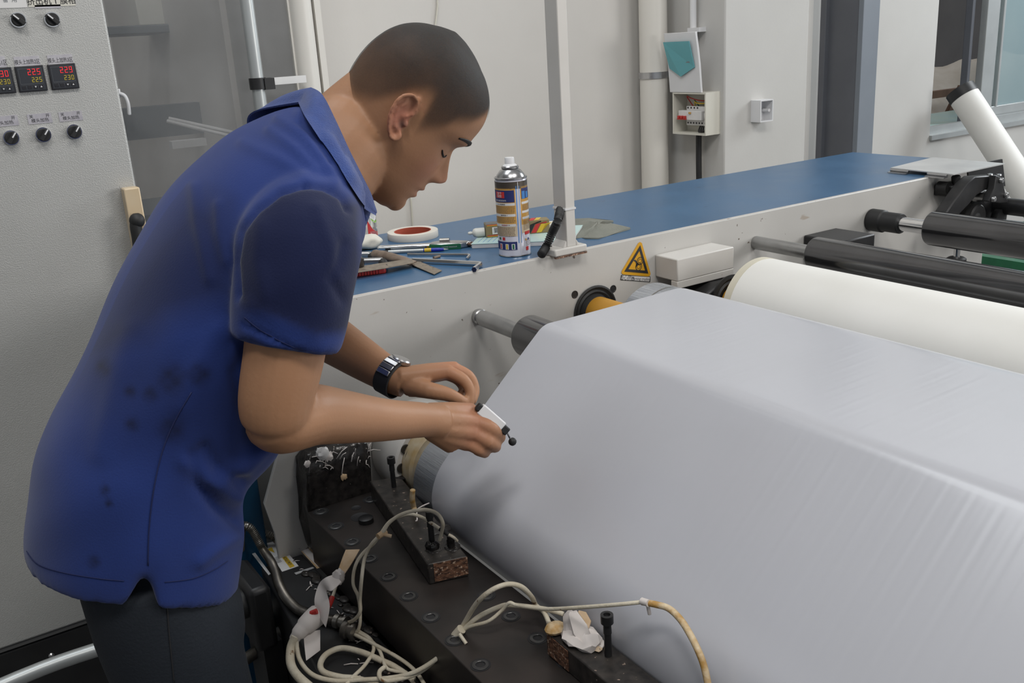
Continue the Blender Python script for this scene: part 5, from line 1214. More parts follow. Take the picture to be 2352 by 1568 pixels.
# ---- head frame (solved from the landmarks of the photograph)
HP = np.array((.590, 1.183, 1.417)); yaw, pit, rol = -.239, .813, .111
cy_, sy_, cp_, sp_, cr_, sr_ = math.cos(yaw), math.sin(yaw), math.cos(pit), math.sin(pit), math.cos(rol), math.sin(rol)
HR_ = np.array([[cy_, -sy_, 0], [sy_, cy_, 0], [0, 0, 1]]) @ np.array([[cp_, 0, sp_], [0, 1, 0], [-sp_, 0, cp_]]) @ np.array([[1, 0, 0], [0, cr_, -sr_], [0, sr_, cr_]])
def H(p): return HP + np.asarray(p, float) @ HR_.T
def Hinv(V): return (V - HP) @ HR_
zf = [-.110, -.105, -.098, -.088, -.078, -.065, -.050, -.043, -.034, -.02, 0, .012, .020, .030, .042, .058, .075, .092, .107, .118, .125, .1285]
xf = [.066, .079, .087, .0905, .0900, .0900, .0905, .0910, .0915, .0905, .0895, .0900, .0935, .0990, .1000, .1005, .0970, .0860, .0690, .0490, .0280, .004]
zb = [-.110, -.098, -.085, -.07, -.055, -.04, -.02, 0, .02, .04, .06, .08, .098, .112, .121, .1285]
xb = [.040, .020, .004, -.022, -.050, -.064, -.074, -.080, -.083, -.083, -.0800, -.073, -.061, -.045, -.029, -.010]
zw = [-.110, -.104, -.096, -.085, -.07, -.05, -.03, 0, .02, .045, .065, .085, .10, .113, .122, .1285]
ww = [.018, .028, .037, .046, .0545, .0615, .0665, .0705, .0735, .0765, .0755, .0695, .060, .045, .028, .004]
def si(z, X, Y, r): return float(np.mean([np.interp(z + d, X, Y) for d in np.linspace(-r, r, 11)]))
def head_pt(th, z, off=0.0):
    r_ = .002 + .011 * float(np.clip((z - .02) / .03, 0, 1)) * float(np.clip((.1285 - z) / .012, 0, 1))
    a = si(z, zf, xf, r_) + off; b = si(z, zb, xb, max(r_, .008 * min(1, (.1285 - z) / .012))) - off; w_ = si(z, zw, ww, max(r_, .006 * min(1, (.1285 - z) / .012))) + off
    xc = np.interp(z, [-.11, -.08, -.05, 0, .06, .1285], [.050, .030, .012, -.004, -.012, -.008])
    c, s = np.cos(th), np.sin(th)
    n_ = np.where(c > 0, np.interp(z, [-.11, -.06, 0, .05, .12], [2.0, 2.15, 2.35, 2.25, 2.0]), 2.15)
    rr = (np.abs(c) ** n_ + np.abs(s) ** n_) ** (-1 / n_)
    x = xc + np.where(c > 0, (a - xc), (xc - b)) * c * rr; y = w_ * s * rr
    fr_ = (c > 0)
    # nose
    pn = np.interp(z, [-.046, -.040, -.034, -.028, -.022, -.012, .002, .014, .022], [0, .006, .0185, .0245, .0235, .0165, .0085, .0025, 0])
    nw = np.interp(z, [-.044, -.036, -.028, -.018, 0, .018], [.013, .0155, .0135, .0105, .0085, .008])
    x = x + fr_ * pn * np.exp(-(np.abs(y) / nw) ** 2.6)
    # alae
    for sg in (1, -1): x = x + fr_ * .006 * np.exp(-((y - sg * .0145) / .006) ** 2 - ((z + .033) / .007) ** 2)
    # eye sockets, lids, cheekbones, mouth line
    for sg in (1, -1):
        x = x - fr_ * .0105 * np.exp(-((y - sg * .034) / .019) ** 2 - ((z - .006) / .013) ** 2)
        x = x + fr_ * .0065 * np.exp(-((y - sg * .033) / .0125) ** 2 - ((z - .004) / .0085) ** 2)
        x = x + fr_ * .0035 * np.exp(-((y - sg * .034) / .022) ** 2 - ((z - .029) / .008) ** 2)
        y = y + sg * fr_ * .004 * np.exp(-((x - .055) / .03) ** 2 - ((z + .02) / .022) ** 2) * (np.abs(s) > .25)
    x = x + fr_ * (.0085 * np.exp(-((z + .0555) / .0048) ** 2 - (y / .023) ** 2) + .0075 * np.exp(-((z + .0690) / .0055) ** 2 - (y / .020) ** 2) + .0045 * np.exp(-((z + .046) / .008) ** 2 - (y / .020) ** 2) + .004 * np.exp(-((z + .094) / .010) ** 2 - (y / .022) ** 2))
    x = x - fr_ * .0045 * np.exp(-(y / .022) ** 4 - ((z + .0615) / .0022) ** 2)
    x = x - fr_ * .003 * np.exp(-(y / .02) ** 2 - ((z + .079) / .005) ** 2)
    return np.stack([x, y, z + 0 * x], -1)
NT = 144
th = np.linspace(0, 2 * PI, NT, endpoint=False); th = th - .42 * np.sin(th) * 1.0   # denser at the face
zl = np.r_[np.linspace(-.110, .10, 110), np.linspace(.1025, .1283, 16)]
HG = np.array([head_pt(th, z) for z in zl])
body = MB()
body.rings([list(H(r)) for r in HG])
# chin pad and jaw smoothing
body.sphere(H((.078, 0, -.094)), .015, 16, (1, 1.4, .9), rot=HR_)
# nostril wings already in the grid; ears
def ear(sg):
    e0 = np.array((-.006, sg * .0735, -.004)); tl = math.radians(-22); fl = math.radians(24)
    def E(x, z, o=0.0):
        x2, z2 = x * math.cos(tl) + z * math.sin(tl), -x * math.sin(tl) + z * math.cos(tl)
        return H(e0 + np.array((x2 * math.cos(fl), sg * (o + (.012 - x2) * math.sin(fl)), z2)))
    rim = [(.012, .006), (.0145, .018), (.011, .028), (.002, .0325), (-.009, .030), (-.0165, .021), (-.0190, .008), (-.0175, -.005), (-.0130, -.016), (-.0080, -.024), (-.0010, -.0285), (.0055, -.0265), (.0080, -.018)]
    body.tube(spline([E(x, z, .003) for x, z in rim], 5), [.0024] + [.0028] * (len(rim) * 5 - 14) + [.0036] * 9, 10)
    n0 = MB(); out = [E(x * .97, z * .97, -.001) for x, z in rim]; inn = [E(x * .97, z * .97, -.005) for x, z in rim]
    body.prism(out, (np.array(inn[0]) - np.array(out[0])))
    anti = [(-.002, .022), (-.0085, .014), (-.0105, .004), (-.0085, -.006), (-.003, -.013), (.003, -.014)]
    body.tube(spline([E(x, z, .0005) for x, z in anti], 5), .0024, 8)
    body.tube([E(.010, -.002, .001), E(.008, -.009, .0025)], .0038, 8)
    body.tube(spline([E(.012, .006, .001), E(.004, .004, .001), E(-.002, .003, -.001)], 4), .0019, 8)
    return E
ER = ear(-1); EL = ear(1)
# neck
nk = [H((-.020, 0, .00)), H((-.026, 0, -.055)), P3((800, 325, YM)), P3((762, 366, YM)), P3((735, 405, YM))]
body.tube(spline(nk, 5), np.interp(np.linspace(0, 1, 21), [0, .25, .5, .75, 1], [.050, .054, .058, .064, .066]), 32,
          ry=np.interp(np.linspace(0, 1, 21), [0, .25, .5, .75, 1], [.058, .062, .066, .070, .068]))
body.tube([H((.045, 0, -.088)), H((-.01, 0, -.115)), P3((800, 400, YM))], [.026, .040, .05], 20)
# trunk and legs (under the clothes)
tk = [(700, 410), (640, 450), (500, 640), (390, 900), (320, 1150), (310, 1290)]
body.tube([P3((u, v, YM)) for u, v in tk], [.06, .115, .125, .13, .13, .12], 28, ry=[.05, .065, .075, .080, .085, .085], up=(1, 0, -.3))
hipR = P3((384, 1440, 1.10)); hipL = hipR * np.array((1, 0, 1)) + np.array((.015, 1.285, 0))
thiR = P3((398, 1568, 1.10)); kneR, kneL = hipR + np.array((.03, .0, -.30)), hipL + np.array((.05, .01, -.30))
ankR, ankL = np.array((kneR[0] - .02, kneR[1] - .005, .085)), np.array((kneL[0] + .01, kneL[1], .085))
for h_, k_, a_ in ((hipR, kneR, ankR), (hipL, kneL, ankL)):
    body.tube([h_ + np.array((0, 0, .06)), (h_ + k_) / 2, k_, (k_ * .6 + a_ * .4), a_, a_ - np.array((0, 0, .03))], [.07, .062, .048, .046, .034, .034], 20)
    body.tube([a_ + np.array((-.03, 0, -.045)), a_ + np.array((.05, 0, -.05)), a_ + np.array((.14, 0, -.062))], [.034, .036, .026], 14, ry=[.03, .028, .014])
# ---- arms
shR, elR, wrR = P3((692, 545, 1.01)), P3((632, 968, .975)), P3((968, 964, 1.085))
body.tube(spline([P3((720, 505, 1.08)), shR, P3((672, 640, .985)), P3((655, 800, .975)), P3((634, 915, .972)), elR], 5),
          np.interp(np.linspace(0, 1, 26), [0, .2, .45, .7, .9, 1], [.040, .046, .0465, .0430, .039, .036]), 24)
body.sphere(P3((662, 954, .978)), .0325, 20)
f = lambda t: elR + (wrR - elR) * t
body.tube(spline([P3((622, 948, .974)), P3((645, 968, .978)), P3((712, 952, .995)), P3((790, 957, 1.025)), P3((880, 964, 1.055)), wrR, P3((1010, 968, 1.095))], 5),
          np.interp(np.linspace(0, 1, 31), [0, .1, .3, .5, .72, .88, 1], [.030, .0365, .0372, .0328, .0268, .0240, .0258]), 24,
          ry=np.interp(np.linspace(0, 1, 31), [0, .1, .3, .5, .72, .88, 1], [.030, .0360, .0375, .0328, .0262, .0232, .0258]))
shL, elL, wrL = P3((740, 510, 1.345)), P3((700, 735, 1.42)), P3((905, 868, 1.26))
body.tube(spline([P3((750, 470, 1.28)), shL, P3((722, 600, 1.395)), elL], 5), np.interp(np.linspace(0, 1, 16), [0, .3, .7, 1], [.028, .036, .042, .040]), 24)
body.tube(spline([P3((690, 722, 1.42)), P3((715, 748, 1.415)), P3((780, 790, 1.37)), P3((845, 832, 1.31)), wrL, P3((930, 878, 1.245))], 5),
          np.interp(np.linspace(0, 1, 26), [0, .1, .35, .65, .86, 1], [.036, .041, .0405, .032, .0265, .027]), 24,
          ry=np.interp(np.linspace(0, 1, 26), [0, .1, .35, .65, .86, 1], [.036, .040, .039, .030, .0235, .024]))
# ---- hands: metacarpals fan out from the wrist, then three bones a finger
def finger(pts, r0, r1):
    Q = [P3(p) for p in pts]; n = len(Q); rr = np.linspace(r0, r1, n)
    body.tube(spline(Q, 4), np.interp(np.linspace(0, 1, 4 * (n - 1) + 1), np.linspace(0, 1, n), rr), 12)
    for q, r in zip(Q[1:], rr[1:]): body.sphere(q, r * 1.04, 10)
def palm(w_, ks, r0, r1):
    for k in ks: body.tube([np.array(w_), np.array(w_) * .45 + P3(k) * .55, P3(k)], [r0, (r0 + r1) / 2 + .001, r1], 12); body.sphere(P3(k), r1 * 1.06, 10)
# right hand: back of the hand to the camera, fingers closing on the little tool
KR = [(1078, 944, 1.112), (1092, 968, 1.098), (1088, 994, 1.094), (1072, 1016, 1.098)]
for k, o_ in zip(KR, ((985, 948, 1.10), (985, 962, 1.088), (985, 975, 1.088), (985, 984, 1.092))): palm(P3(o_), [k], .0150, .0125)
finger([KR[0], (1116, 962, 1.096), (1148, 984, 1.100), (1146, 1000, 1.112)], .0115, .0078)
finger([KR[1], (1130, 985, 1.082), (1148, 1004, 1.094), (1132, 1010, 1.114)], .0115, .0080)
finger([KR[2], (1122, 1015, 1.078), (1138, 1026, 1.092), (1118, 1026, 1.112)], .0108, .0078)
finger([KR[3], (1100, 1033, 1.084), (1114, 1040, 1.096), (1096, 1036, 1.112)], .0095, .0070)
finger([(1005, 958, 1.122), (1052, 946, 1.140), (1098, 956, 1.142), (1136, 976, 1.130)], .0140, .0088)
body.tube([P3((995, 985, 1.095)), P3((1040, 1018, 1.105))], [.018, .016], 12)
# left hand: palm down, pinching with thumb and forefinger
KL = [(1026, 852, 1.212), (1040, 846, 1.232), (1034, 850, 1.252), (1018, 858, 1.270)]
for k, o_ in zip(KL, ((918, 866, 1.240), (920, 864, 1.250), (920, 866, 1.262), (918, 870, 1.272))): palm(P3(o_), [k], .0150, .0118)
finger([KL[0], (1064, 872, 1.196), (1080, 900, 1.186), (1078, 928, 1.180)], .0108, .0074)
finger([KL[1], (1076, 864, 1.218), (1090, 894, 1.206), (1085, 920, 1.194)], .0110, .0074)
finger([KL[2], (1070, 866, 1.240), (1084, 892, 1.230), (1076, 912, 1.218)], .0104, .0072)
finger([KL[3], (1050, 872, 1.262), (1064, 892, 1.252), (1056, 908, 1.240)], .0092, .0066)
finger([(938, 886, 1.235), (985, 896, 1.200), (1030, 906, 1.186), (1064, 922, 1.180)], .0160, .0082)
body.tube([P3((940, 880, 1.25)), P3((990, 885, 1.23))], [.022, .018], 12)
bme, BV = remesh(body, .0026, 5, 'person', 'skin', None)
man = finish(bme, BV, 'person', 'skin', (hipR + hipL) / 2 * np.array((1, 1, 0)), None, 'man in a blue polo shirt leaning over the film holding a small tool', 'person')
hv = Hinv(BV)
def blob(c, r, V=hv): return np.exp(-(np.linalg.norm((V - np.array(c)) / np.array(r), axis=1)) ** 2)
red = np.zeros(len(BV))
red += .9 * np.exp(-((BV - ER(-.003, 0, .003)) ** 2).sum(1) / .026 ** 2) * (hv[:, 1] < -.073)
red += .8 * blob((.098, 0, -.063), (.012, .024, .009)) + .35 * blob((.08, -.045, -.03), (.03, .03, .025)) + .35 * blob((.115, 0, -.028), (.02, .02, .015))
for k in KR + KL: red += .16 * np.exp(-((BV - P3(k)) ** 2).sum(1) / .03 ** 2)
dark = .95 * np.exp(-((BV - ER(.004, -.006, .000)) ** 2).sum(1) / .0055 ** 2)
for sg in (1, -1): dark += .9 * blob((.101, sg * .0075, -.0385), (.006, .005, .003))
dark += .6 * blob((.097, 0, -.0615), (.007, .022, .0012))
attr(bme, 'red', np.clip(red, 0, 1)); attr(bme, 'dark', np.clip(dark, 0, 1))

# ---- cropped hair: thin shell over the scalp, density fading at the sides
hx = [-.11, -.076, -.065, -.046, -.030, -.018, -.006, .006, .012, .018, .023, .031, .044, .051, .070, .078, .085, .10]
hz_ = [-.035, -.036, -.033, -.020, .004, .022, .034, .036, .020, -.002, -.007, .002, .017, .033, .048, .060, .074, .080]
th2 = np.linspace(0, 2 * PI, 160, endpoint=False); zl2 = np.r_[np.linspace(-.062, .10, 96), np.linspace(.1025, .1284, 18)]
G = np.array([head_pt(th2, z, .0016) for z in zl2])
hd = G[:, :, 2] - np.interp(G[:, :, 0], hx, hz_)
dens = sm(hd, -.006, .026) * (.52 + .46 * sm(G[:, :, 2], -.01, .125))
a_, b_ = hd.shape; vid = -np.ones((a_, b_), int); keep = hd > -.008; hvtx = []; hdn = []
for i in range(a_):
    for j in range(b_):
        if keep[i, j]: vid[i, j] = len(hvtx); hvtx.append(H(G[i, j])); hdn.append(dens[i, j])
hf = []
for i in range(a_ - 1):
    for j in range(b_):
        q = (vid[i, j], vid[i, (j + 1) % b_], vid[i + 1, (j + 1) % b_], vid[i + 1, j])
        if min(q) >= 0: hf.append(q)
hf.append(tuple(vid[a_ - 1, :]))
hmat = bpy.data.materials.new('cropped_hair'); hmat.use_nodes = True; nt = hmat.node_tree; pb_ = nt.nodes['Principled BSDF']
pb_.inputs['Base Color'].default_value = (.026, .024, .023, 1); pb_.inputs['Roughness'].default_value = .68; pb_.inputs['Specular IOR Level'].default_value = .3
at = nt.nodes.new('ShaderNodeAttribute'); at.attribute_name = 'dens'
tc = nt.nodes.new('ShaderNodeTexCoord'); nz = nt.nodes.new('ShaderNodeTexNoise'); nz.inputs['Scale'].default_value = 700; nz.inputs['Detail'].default_value = 2
n3 = nt.nodes.new('ShaderNodeTexNoise'); n3.inputs['Scale'].default_value = 28
ad = nt.nodes.new('ShaderNodeMath'); ad.operation = 'MULTIPLY_ADD'; ad.inputs[1].default_value = .45; ad.inputs[2].default_value = .70
a3 = nt.nodes.new('ShaderNodeMath'); a3.operation = 'MULTIPLY_ADD'; a3.inputs[1].default_value = .35; a3.inputs[2].default_value = .82
mu = nt.nodes.new('ShaderNodeMath'); mu.operation = 'MULTIPLY'; m2_ = nt.nodes.new('ShaderNodeMath'); m2_.operation = 'MULTIPLY'; m2_.use_clamp = True
nt.links.new(tc.outputs['Object'], nz.inputs['Vector']); nt.links.new(tc.outputs['Object'], n3.inputs['Vector'])
nt.links.new(nz.outputs['Fac'], ad.inputs[0]); nt.links.new(n3.outputs['Fac'], a3.inputs[0])
nt.links.new(at.outputs['Fac'], mu.inputs[0]); nt.links.new(ad.outputs[0], mu.inputs[1]); nt.links.new(mu.outputs[0], m2_.inputs[0]); nt.links.new(a3.outputs[0], m2_.inputs[1])
nt.links.new(m2_.outputs[0], pb_.inputs['Alpha'])
bpn = nt.nodes.new('ShaderNodeBump'); bpn.inputs['Strength'].default_value = .5; bpn.inputs['Distance'].default_value = .001
nt.links.new(nz.outputs['Fac'], bpn.inputs['Height']); nt.links.new(bpn.outputs[0], pb_.inputs['Normal'])
mbh = MB(); mbh.v = [tuple(p) for p in hvtx]; mbh.f = hf
ho = obj('hair', mbh, hmat, man, label='very short dark cropped hair', smooth=180)
attr(ho.data, 'dens', hdn)
# brows, lashes
def strip(name, pts, r0, m):
    Q = spline([H(p) for p in pts], 5); n = len(Q); rr = [r0 * (.45 + .75 * math.sin(PI * (i + .6) / (n + .2))) for i in range(n)]
    return obj(name, MB().tube(Q, rr, 8, ry=[r * .55 for r in rr]), m, man, smooth=180)
def surf(y, z, off): 
    best = head_pt(np.linspace(-1.4, 1.4, 400), z, off); k = np.argmin(np.abs(best[:, 1] - y)); return best[k]
for sg in (-1, 1):
    strip('eyebrow', [surf(sg * y, z, .0002) for y, z in ((.012, .0275), (.022, .0315), (.034, .0340), (.046, .0325), (.054, .0285))], .0031, 'hairline')
    strip('eyelash', [surf(sg * y, z, .0010) for y, z in ((.0195, .0015), (.027, -.0020), (.035, -.0030), (.043, -.0010), (.0475, .0025))], .0014, 'hairline')

# ---- polo shirt
st_ = [  # back px, front px, half width, sideways tilt
    ((60, 1310), (522, 1326), .176, .21), ((57, 1250), (538, 1215), .180, .20), ((75, 1100), (538, 1105), .182, .18), ((115, 985), (612, 1005), .186, .14),
    ((186, 858), (640, 880), .190, .12), ((258, 705), (690, 725), .192, .08), ((338, 548), (742, 610), .190, .04), ((440, 412), (752, 545), .188, .02),
    ((545, 318), (758, 500), .174, 0), ((622, 266), (775, 478), .142, 0), ((676, 246), (790, 455), .090, 0), ((706, 246), (798, 440), .062, 0)]
C_, U_, W_s, T_ = [], [], [], []
for bk_, fr_, w_, tl in st_:
    b3, f3 = onY(*bk_, YM), onY(*fr_, YM); C_.append((b3 + f3) / 2); U_.append((f3 - b3) / 2); W_s.append((w_, tl, 0))
k = 7
C2, U2, W2 = spline(C_, k), spline(U_, k), spline([np.array(x, float) for x in W_s], k)
NTH = 180; tt = np.linspace(0, 2 * PI, NTH, endpoint=False)
rows = []
for c_, u_, w_ in zip(C2, U2, W2):
    v_ = np.array((0, -w_[0], w_[0] * w_[1])); n_ = 2.25
    cc, ss = np.cos(tt), np.sin(tt); rr = (np.abs(cc) ** n_ + np.abs(ss) ** n_) ** (-1 / n_)
    rows.append(c_ + (cc * rr)[:, None] * u_ + (ss * rr)[:, None] * v_)
rows = np.array(rows)
# side slits at the hem
ax0 = C2[6] - C2[0]; ax0 /= np.linalg.norm(ax0)
def notch(a, c0, hw): return np.clip(1 - np.abs((a - c0 + PI) % (2 * PI) - PI) / hw, 0, 1)
nt_ = notch(tt, PI * .555, .15) + notch(tt, PI * 1.445, .15)
for i in range(len(rows)):
    dist = np.linalg.norm(C2[i] - C2[0]); k_ = max(0, 1 - dist / .10)
    rows[i] += (nt_ * .052 * k_)[:, None] * ax0
sh = MB()
inner = rows[:10].copy()
cen = [c_ for c_ in C2]
# closed solid: outer wall, and an inner hollow so the hem is a real edge
for i in range(10): inner[i] = cen[i] + (rows[i] - cen[i]) * .87 + ax0 * (.004 if i == 0 else 0)
rg = [list(r) for r in rows[::-1]] + [list(r) for r in inner]
sh.rings(rg)
# sleeves
sR = [P3((735, 515, 1.13)), P3((705, 520, 1.05)), P3((687, 570, 1.002)), P3((678, 640, .985)), P3((668, 715, .978)), P3((656, 792, .975))]
sh.tube(spline(sR, 5), np.interp(np.linspace(0, 1, 26), [0, .2, .4, .6, .8, 1], [.058, .066, .069, .067, .064, .059]), 40,
        ry=np.interp(np.linspace(0, 1, 26), [0, .2, .4, .6, .8, 1], [.058, .066, .067, .065, .062, .058]))
sL = [P3((760, 450, 1.25)), P3((750, 480, 1.33)), P3((725, 560, 1.375)), P3((706, 650, 1.40))]
sh.tube(spline(sL, 5), [.060, .060, .061, .062, .063, .063, .063, .062, .062, .061, .061, .060, .060, .059, .058, .057], 32)
sme, SV = remesh(sh, .0050, 8, 'shirt', 'shirt', None)
def nrm(me_, V):
    me_.vertices.foreach_set('co', V.ravel()); me_.update(); N = np.zeros(len(V) * 3); me_.vertices.foreach_get('normal', N); return N.reshape(-1, 3)
N_ = nrm(sme, SV)
def facing(V, N): d = V - CAM; d /= np.linalg.norm(d, axis=1)[:, None]; return -(d * N).sum(1)
def pdist(u, v, pts):
    best = np.full(len(u), 1e9); pts = np.array(pts, float)
    for a, b in zip(pts[:-1], pts[1:]):
        d = b - a; t = np.clip(((u - a[0]) * d[0] + (v - a[1]) * d[1]) / (d @ d), 0, 1)
        best = np.minimum(best, np.hypot(u - a[0] - t * d[0], v - a[1] - t * d[1]))
    return best
uu, vv, _ = proj(SV); fc = facing(SV, N_)
disp = np.zeros(len(SV))
folds = [  # modelled cloth folds: polyline, height (m), half width (px)
    ([(690, 262), (735, 300), (775, 350), (800, 410)], .0035, 12), ([(640, 275), (700, 315), (745, 370), (770, 420)], .003, 12), ([(620, 300), (680, 345), (725, 390)], .0025, 12),
    ([(560, 330), (640, 365), (700, 400)], .002, 14), ([(690, 285), (728, 325), (758, 372)], -.002, 8),
    ([(700, 424), (640, 440), (590, 480), (555, 530), (540, 600), (548, 680)], -.0040, 7), ([(700, 424), (745, 430), (785, 450), (800, 480)], -.0035, 7),
    ([(445, 430), (450, 500), (465, 560), (480, 640)], .0022, 13), ([(500, 470), (505, 540), (520, 600)], .002, 12),
    ([(560, 745), (640, 785), (700, 815), (760, 825)], -.0022, 6), ([(575, 700), (640, 740), (720, 770)], .0015, 16),
    ([(540, 1140), (470, 1100), (430, 1060)], .005, 20), ([(545, 1195), (500, 1165), (455, 1110), (440, 1050)], -.005, 16), ([(540, 1235), (490, 1265), (460, 1290)], .003, 16),
    ([(600, 1030), (560, 1075), (520, 1095)], .005, 20), ([(560, 1105), (505, 1080), (470, 1030)], -.004, 14),
    ([(570, 800), (545, 860), (560, 930), (590, 1000)], -.004, 18), ([(500, 760), (450, 850), (420, 930)], .002, 26), ([(300, 760), (260, 900), (230, 1040)], .002, 30),
    ([(790, 560), (760, 640), (790, 690)], -.002, 12), ([(600, 520), (590, 600), (610, 680)], .0015, 18), ([(730, 480), (760, 560), (770, 640)], .0015, 16)]
for pts, h_, w_ in folds: disp += 1.5 * h_ * np.exp(-(pdist(uu, vv, pts) / w_) ** 2) * sm(fc, .0, .25)
disp += .0012 * np.sin(uu / 37 + vv / 61) * np.sin(vv / 47 - uu / 83)
SV = SV + N_ * disp[:, None]
N_ = nrm(sme, SV)
# darker zones on sleeve and torso, and stains (they stay with the cloth)
def inside(u, v, poly):
    c = np.zeros(len(u), bool); n = len(poly); j = n - 1
    for i in range(n):
        xi, yi = poly[i]; xj, yj = poly[j]
        c ^= ((yi > v) != (yj > v)) & (u < (xj - xi) * (v - yi) / (yj - yi + 1e-9) + xi); j = i
    return c
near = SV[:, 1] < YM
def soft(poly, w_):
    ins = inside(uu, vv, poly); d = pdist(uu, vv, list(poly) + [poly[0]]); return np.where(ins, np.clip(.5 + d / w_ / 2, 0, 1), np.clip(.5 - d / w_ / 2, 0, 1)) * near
darker = soft([(700, 424), (640, 440), (590, 480), (555, 530), (540, 600), (548, 690), (555, 705), (640, 735), (720, 770), (830, 760), (830, 470), (785, 445), (745, 428)], 14)
darker = np.maximum(darker, .80 * soft([(545, 560), (552, 690), (470, 715), (390, 735), (340, 790), (235, 830), (190, 800), (330, 560), (430, 440), (520, 470)], 46))
darker = np.maximum(darker, .42 * soft([(180, 830), (330, 790), (420, 840), (560, 820), (610, 1010), (560, 1100), (430, 1080), (200, 1000)], 70))
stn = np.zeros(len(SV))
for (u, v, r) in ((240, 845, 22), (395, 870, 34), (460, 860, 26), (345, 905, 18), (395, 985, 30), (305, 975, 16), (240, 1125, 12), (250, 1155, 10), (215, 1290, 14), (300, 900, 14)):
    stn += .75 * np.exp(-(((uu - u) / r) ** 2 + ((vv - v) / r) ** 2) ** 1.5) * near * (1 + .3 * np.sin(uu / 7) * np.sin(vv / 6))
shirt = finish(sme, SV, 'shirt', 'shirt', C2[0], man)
shirt['label'] = 'royal blue polo shirt with darker sleeve and stains'
attr(sme, 'darker', darker); attr(sme, 'stain', np.clip(stn, 0, 1))
bvh = BVHTree.FromPolygons([Vector(p) for p in SV], [tuple(p.vertices) for p in sme.polygons])
def onshirt(u, v, off=.0006):
    d = Vector(ray(u, v)).normalized(); h_ = bvh.ray_cast(Vector(CAM), d)
    return None if h_[0] is None else np.array(h_[0] + h_[1] * off)
def seam(name, pts, r, m='shirt', k=5):
    Q = []
    P_ = [np.array((u, v, 0.)) for u, v in pts]
    for p in spline(P_, k):
        q = onshirt(p[0], p[1])
        if q is not None: Q.append(q)
    if len(Q) > 3:
        o = obj(name, MB().tube(Q, r, 6), M[m], shirt, smooth=180); 
        return o
M['thread'] = mat('navy_thread', (.008, .014, .07), rough=.8)
seam('side_seam', [(340, 1298), (342, 1220), (352, 1130), (372, 1040), (400, 970), (440, 900)], .0007, 'thread')
seam('hem_stitch', [(62, 1265), (90, 1296), (150, 1315), (230, 1328), (285, 1333)], .0005, 'thread')
seam('hem_stitch', [(378, 1336), (440, 1328), (490, 1308), (522, 1288)], .0005, 'thread')
seam('cuff_stitch', [(562, 728), (600, 758), (660, 790), (715, 810), (764, 812)], .0005, 'thread')
# collar leaf (folded over), both halves
topE = [(716, 205, 1.19), (742, 222, 1.140), (772, 280, 1.112), (802, 345, 1.102), (832, 405, 1.108), (850, 442, 1.125), (859, 470, 1.142)]
botE = [(686, 236, 1.19), (700, 266, 1.100), (730, 312, 1.066), (768, 372, 1.062), (803, 434, 1.072), (830, 472, 1.096), (863, 494, 1.134)]
Tp, Bp = [P3(p) for p in topE], [P3(p) for p in botE]
def mir(P): return [p * np.array((1, -1, 1)) + np.array((0, 2 * YM, 0)) for p in P]
Tf, Bf = spline(Tp, 6), spline(Bp, 6)
ctr = (P3((745, 330, YM)) + P3((800, 400, YM))) / 2
def lift(p, h_):
    u_, v_, d_ = proj(p); q = onshirt(float(u_), float(v_), h_)
    return q if q is not None and proj(q)[2] < d_ else p
def leaf(off):
    rows_ = []
    for t in np.linspace(0, 1, 9):
        r_ = []
        for i, (a, b) in enumerate(zip(Tf, Bf)):
            p = a + (b - a) * t; o_ = p - ctr; o_ /= np.linalg.norm(o_)
            p = p + o_ * (.0040 * math.sin(PI * min(1, t * 1.1 + .12)))
            if i > 2: p = lift(p, .0035)
            r_.append(p + o_ * off)
        r_[0] = r_[0] * np.array((1, 0, 1)) + np.array((0, YM, 0))
        rows_.append(mir(r_)[::-1] + r_[1:])
    return np.array(rows_)
A_, B_ = leaf(.0012), leaf(-.0016)
mb = MB().grid(A_); mb.grid(B_[:, ::-1])
n_ = A_.shape[1]; 
for (r0, r1) in ((A_[0], B_[0]), (B_[-1], A_[-1])): mb.grid(np.array([r1, r0]))
M['collar'] = mat('blue_ribbed_collar', (.018, .048, .20), (.015, .040, .175), 60, .85, bump=.6, bscale=500, sheen=.2)
obj('collar', mb, 'collar', shirt, smooth=180)
# collar stand (band that runs inside, up the neck)
Tf = mir(Tf)[::-1] + Tf[1:]
ins = [[p for p in Tf], [p + (ctr - p) / np.linalg.norm(ctr - p) * .004 - np.array((.010, 0, .022)) for p in Tf]]
obj('collar_band', MB().grid(np.array(ins)).grid(np.array(ins)[:, ::-1] + np.array((0, 0, .001))), 'collar', shirt, smooth=180)
mb = MB().prism([P3(p) for p in ((800, 428, 1.15), (822, 452, 1.15), (826, 500, 1.16), (812, 540, 1.165), (800, 520, 1.165))], (0, .05, 0))
obj('placket', mb, 'shirt', shirt, bevel=.004)
bpos = P3((818, 487, 1.146)); obj('button', MB().lathe([(.001, 0), (.0055, 0), (.0055, .002), (.004, .0026), (.001, .0018)], bpos, (.55, -.75, .35), 18), 'button', shirt)

